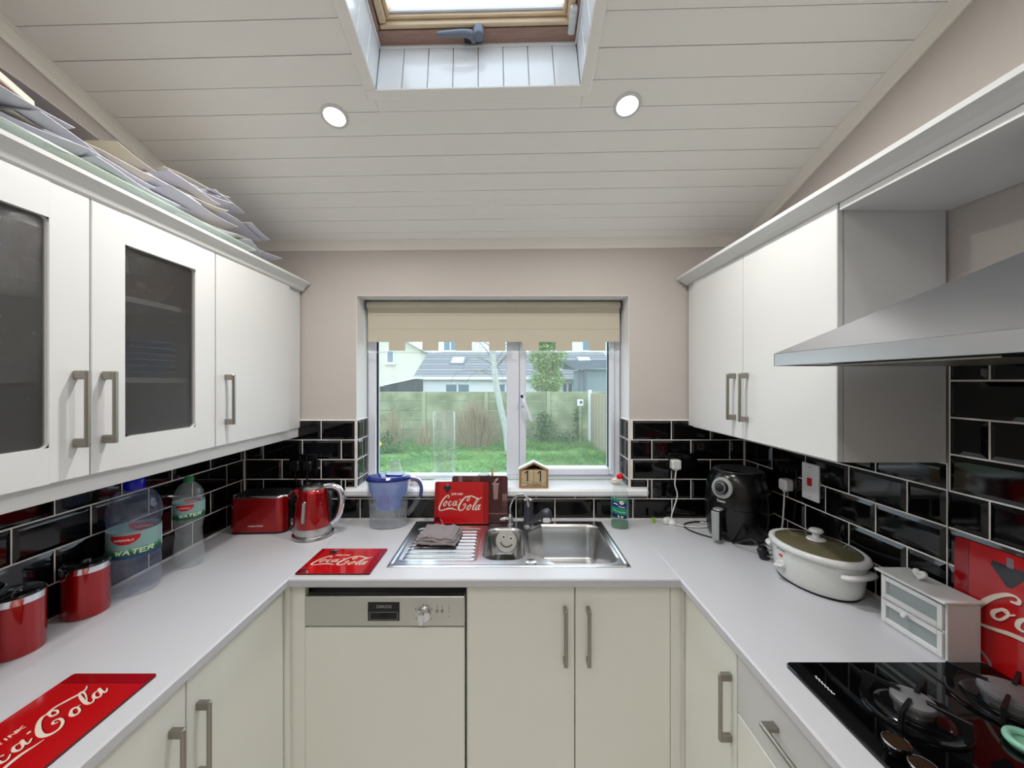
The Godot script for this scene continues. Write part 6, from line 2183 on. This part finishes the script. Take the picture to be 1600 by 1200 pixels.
	for k in 40:
		var y := r.randf_range(2.2, 4.3)
		var a := r.randf_range(0, TAU)
		var p := Vector3(-0.40, y, 0)
		var l := r.randf_range(0.5, 1.5)
		var q := p + Vector3(cos(a) * l, r.randf_range(-0.2, 0.8), sin(a) * l * 0.6)
		b.tube(curve([p, p.lerp(q, 0.5) + Vector3(0, 0.12, 0), q, q + Vector3(cos(a) * 0.2, -0.35, 0)], 3), [0.014, 0.012, 0.011, 0.010, 0.009, 0.008, 0.007, 0.006, 0.005, 0.003], 4, false)
	part(b, "branch", M["twig"], o)
	# leafy tree
	mat("leaf light", Color(0.56, 0.68, 0.44), 0.8)
	M["leaf light"].vertex_color_use_as_albedo = true
	M["leaf light"].backlight_enabled = true
	M["leaf light"].backlight = Color(0.25, 0.32, 0.15)
	mat("leaf dark", Color(0.26, 0.42, 0.22), 0.8)
	M["leaf dark"].vertex_color_use_as_albedo = true
	o = thing("leafy_tree", "tall light green leafy tree behind the fence right of the birch", "tree", V(1.32, G, 13.2))
	b = MB.new()
	for k in 7:
		var a := k * 0.9
		b.tube(curve([Vector3(cos(a) * 0.08, 0, sin(a) * 0.08), Vector3(cos(a) * 0.18, 1.6, sin(a) * 0.18), Vector3(cos(a) * 0.40, 3.4, sin(a) * 0.35)], 4), 0.025, 6)
	part(b, "stem", M["twig"], o)
	var spots := []
	for k in 4200:
		var y := r.randf_range(1.7, 4.0)
		var wide := 0.60 * (1.0 - 0.25 * absf(y - 2.7)) + 0.12 * sin(y * 7.0)
		var a := r.randf_range(0, TAU)
		var q := sqrt(r.randf()) * wide
		spots.append(Vector3(cos(a) * q, y, sin(a) * q))
	leaves(o, "foliage", M["leaf light"], spots, 0.125, 5)
	# dry shrub in front of the fence, ivy and weeds
	mat("dry stem", Color(0.66, 0.59, 0.48), 0.95)
	for s in [[-0.98, 11.2, 0.92, 1.65, 430, "big dry brown shrub in front of the fence beside the birch"], [-3.35, 11.0, 0.55, 1.5, 120, "thin dry shrub in front of the fence at far left"], [-2.38, 10.9, 0.3, 1.0, 90, "low dry weeds in front of the fence behind the tall vase"]]:
		o = thing("dry_shrub", s[5], "shrub", V(s[0], G, s[1]))
		b = MB.new()
		for k in int(s[4]):
			var a := r.randf_range(0, TAU)
			var q: float = r.randf() * s[2]
			var h: float = s[3] * r.randf_range(0.55, 1.0) * (1.0 - 0.35 * q / s[2])
			var p0 := Vector3(cos(a) * q * 0.55, 0, sin(a) * q * 0.25)
			var p2 := Vector3(cos(a) * q + r.randf_range(-0.15, 0.15), h, sin(a) * q * 0.4)
			b.tube([p0, p0.lerp(p2, 0.55) + Vector3(r.randf_range(-0.1, 0.1), 0.05, 0), p2, p2 + Vector3(r.randf_range(-0.25, 0.25), r.randf_range(-0.15, 0.12), r.randf_range(-0.1, 0.1))], [0.006, 0.005, 0.004, 0.002], 3, false)
		var tw := part(b, "stems", M["dry stem"], o)
		tw.set_meta("kind", "stuff")
	for s in [[1.05, 11.45, 0.40, 1.1, 700, "dark green ivy climbing the fence right of the window mullion"], [2.05, 11.55, 0.16, 1.2, 260, "narrow dark ivy on the fence post below the utility box"], [-3.2, 10.2, 0.6, 0.7, 500, "low green weeds at far left of the garden"], [1.6, 11.4, 0.5, 0.55, 400, "low leafy weeds at the foot of the fence on the right"]]:
		o = thing("ivy", s[5], "plant", V(s[0], G, s[1]))
		spots = []
		for k in int(s[4]):
			var t := r.randf()
			spots.append(Vector3(r.randfn(0, 0.5) * s[2] * (1.1 - 0.6 * t), t * t * s[3] if s[3] < 1.0 else t * s[3], r.randf_range(-0.12, 0.12)))
		leaves(o, "foliage", M["leaf dark"], spots, 0.10, 8)
	# yellow-topped post at the left edge
	mat("yellow", Color(0.88, 0.74, 0.12), 0.5)
	mat("blue post", Color(0.25, 0.42, 0.60), 0.5)
	o = thing("garden_post", "blue post with yellow top at the left edge of the window", "post", V(-2.33, G, 6.85))
	b = MB.new()
	b.tube([Vector3(0, 0, 0), Vector3(0, 0.92, 0)], 0.035, 10)
	part(b, "pole", M["blue post"], o)
	b = MB.new()
	b.lathe([Vector2(0, 0.90), Vector2(0.055, 0.91), Vector2(0.06, 0.95), Vector2(0.03, 0.985), Vector2(0, 0.99)], 16)
	part(b, "top", M["yellow"], o)
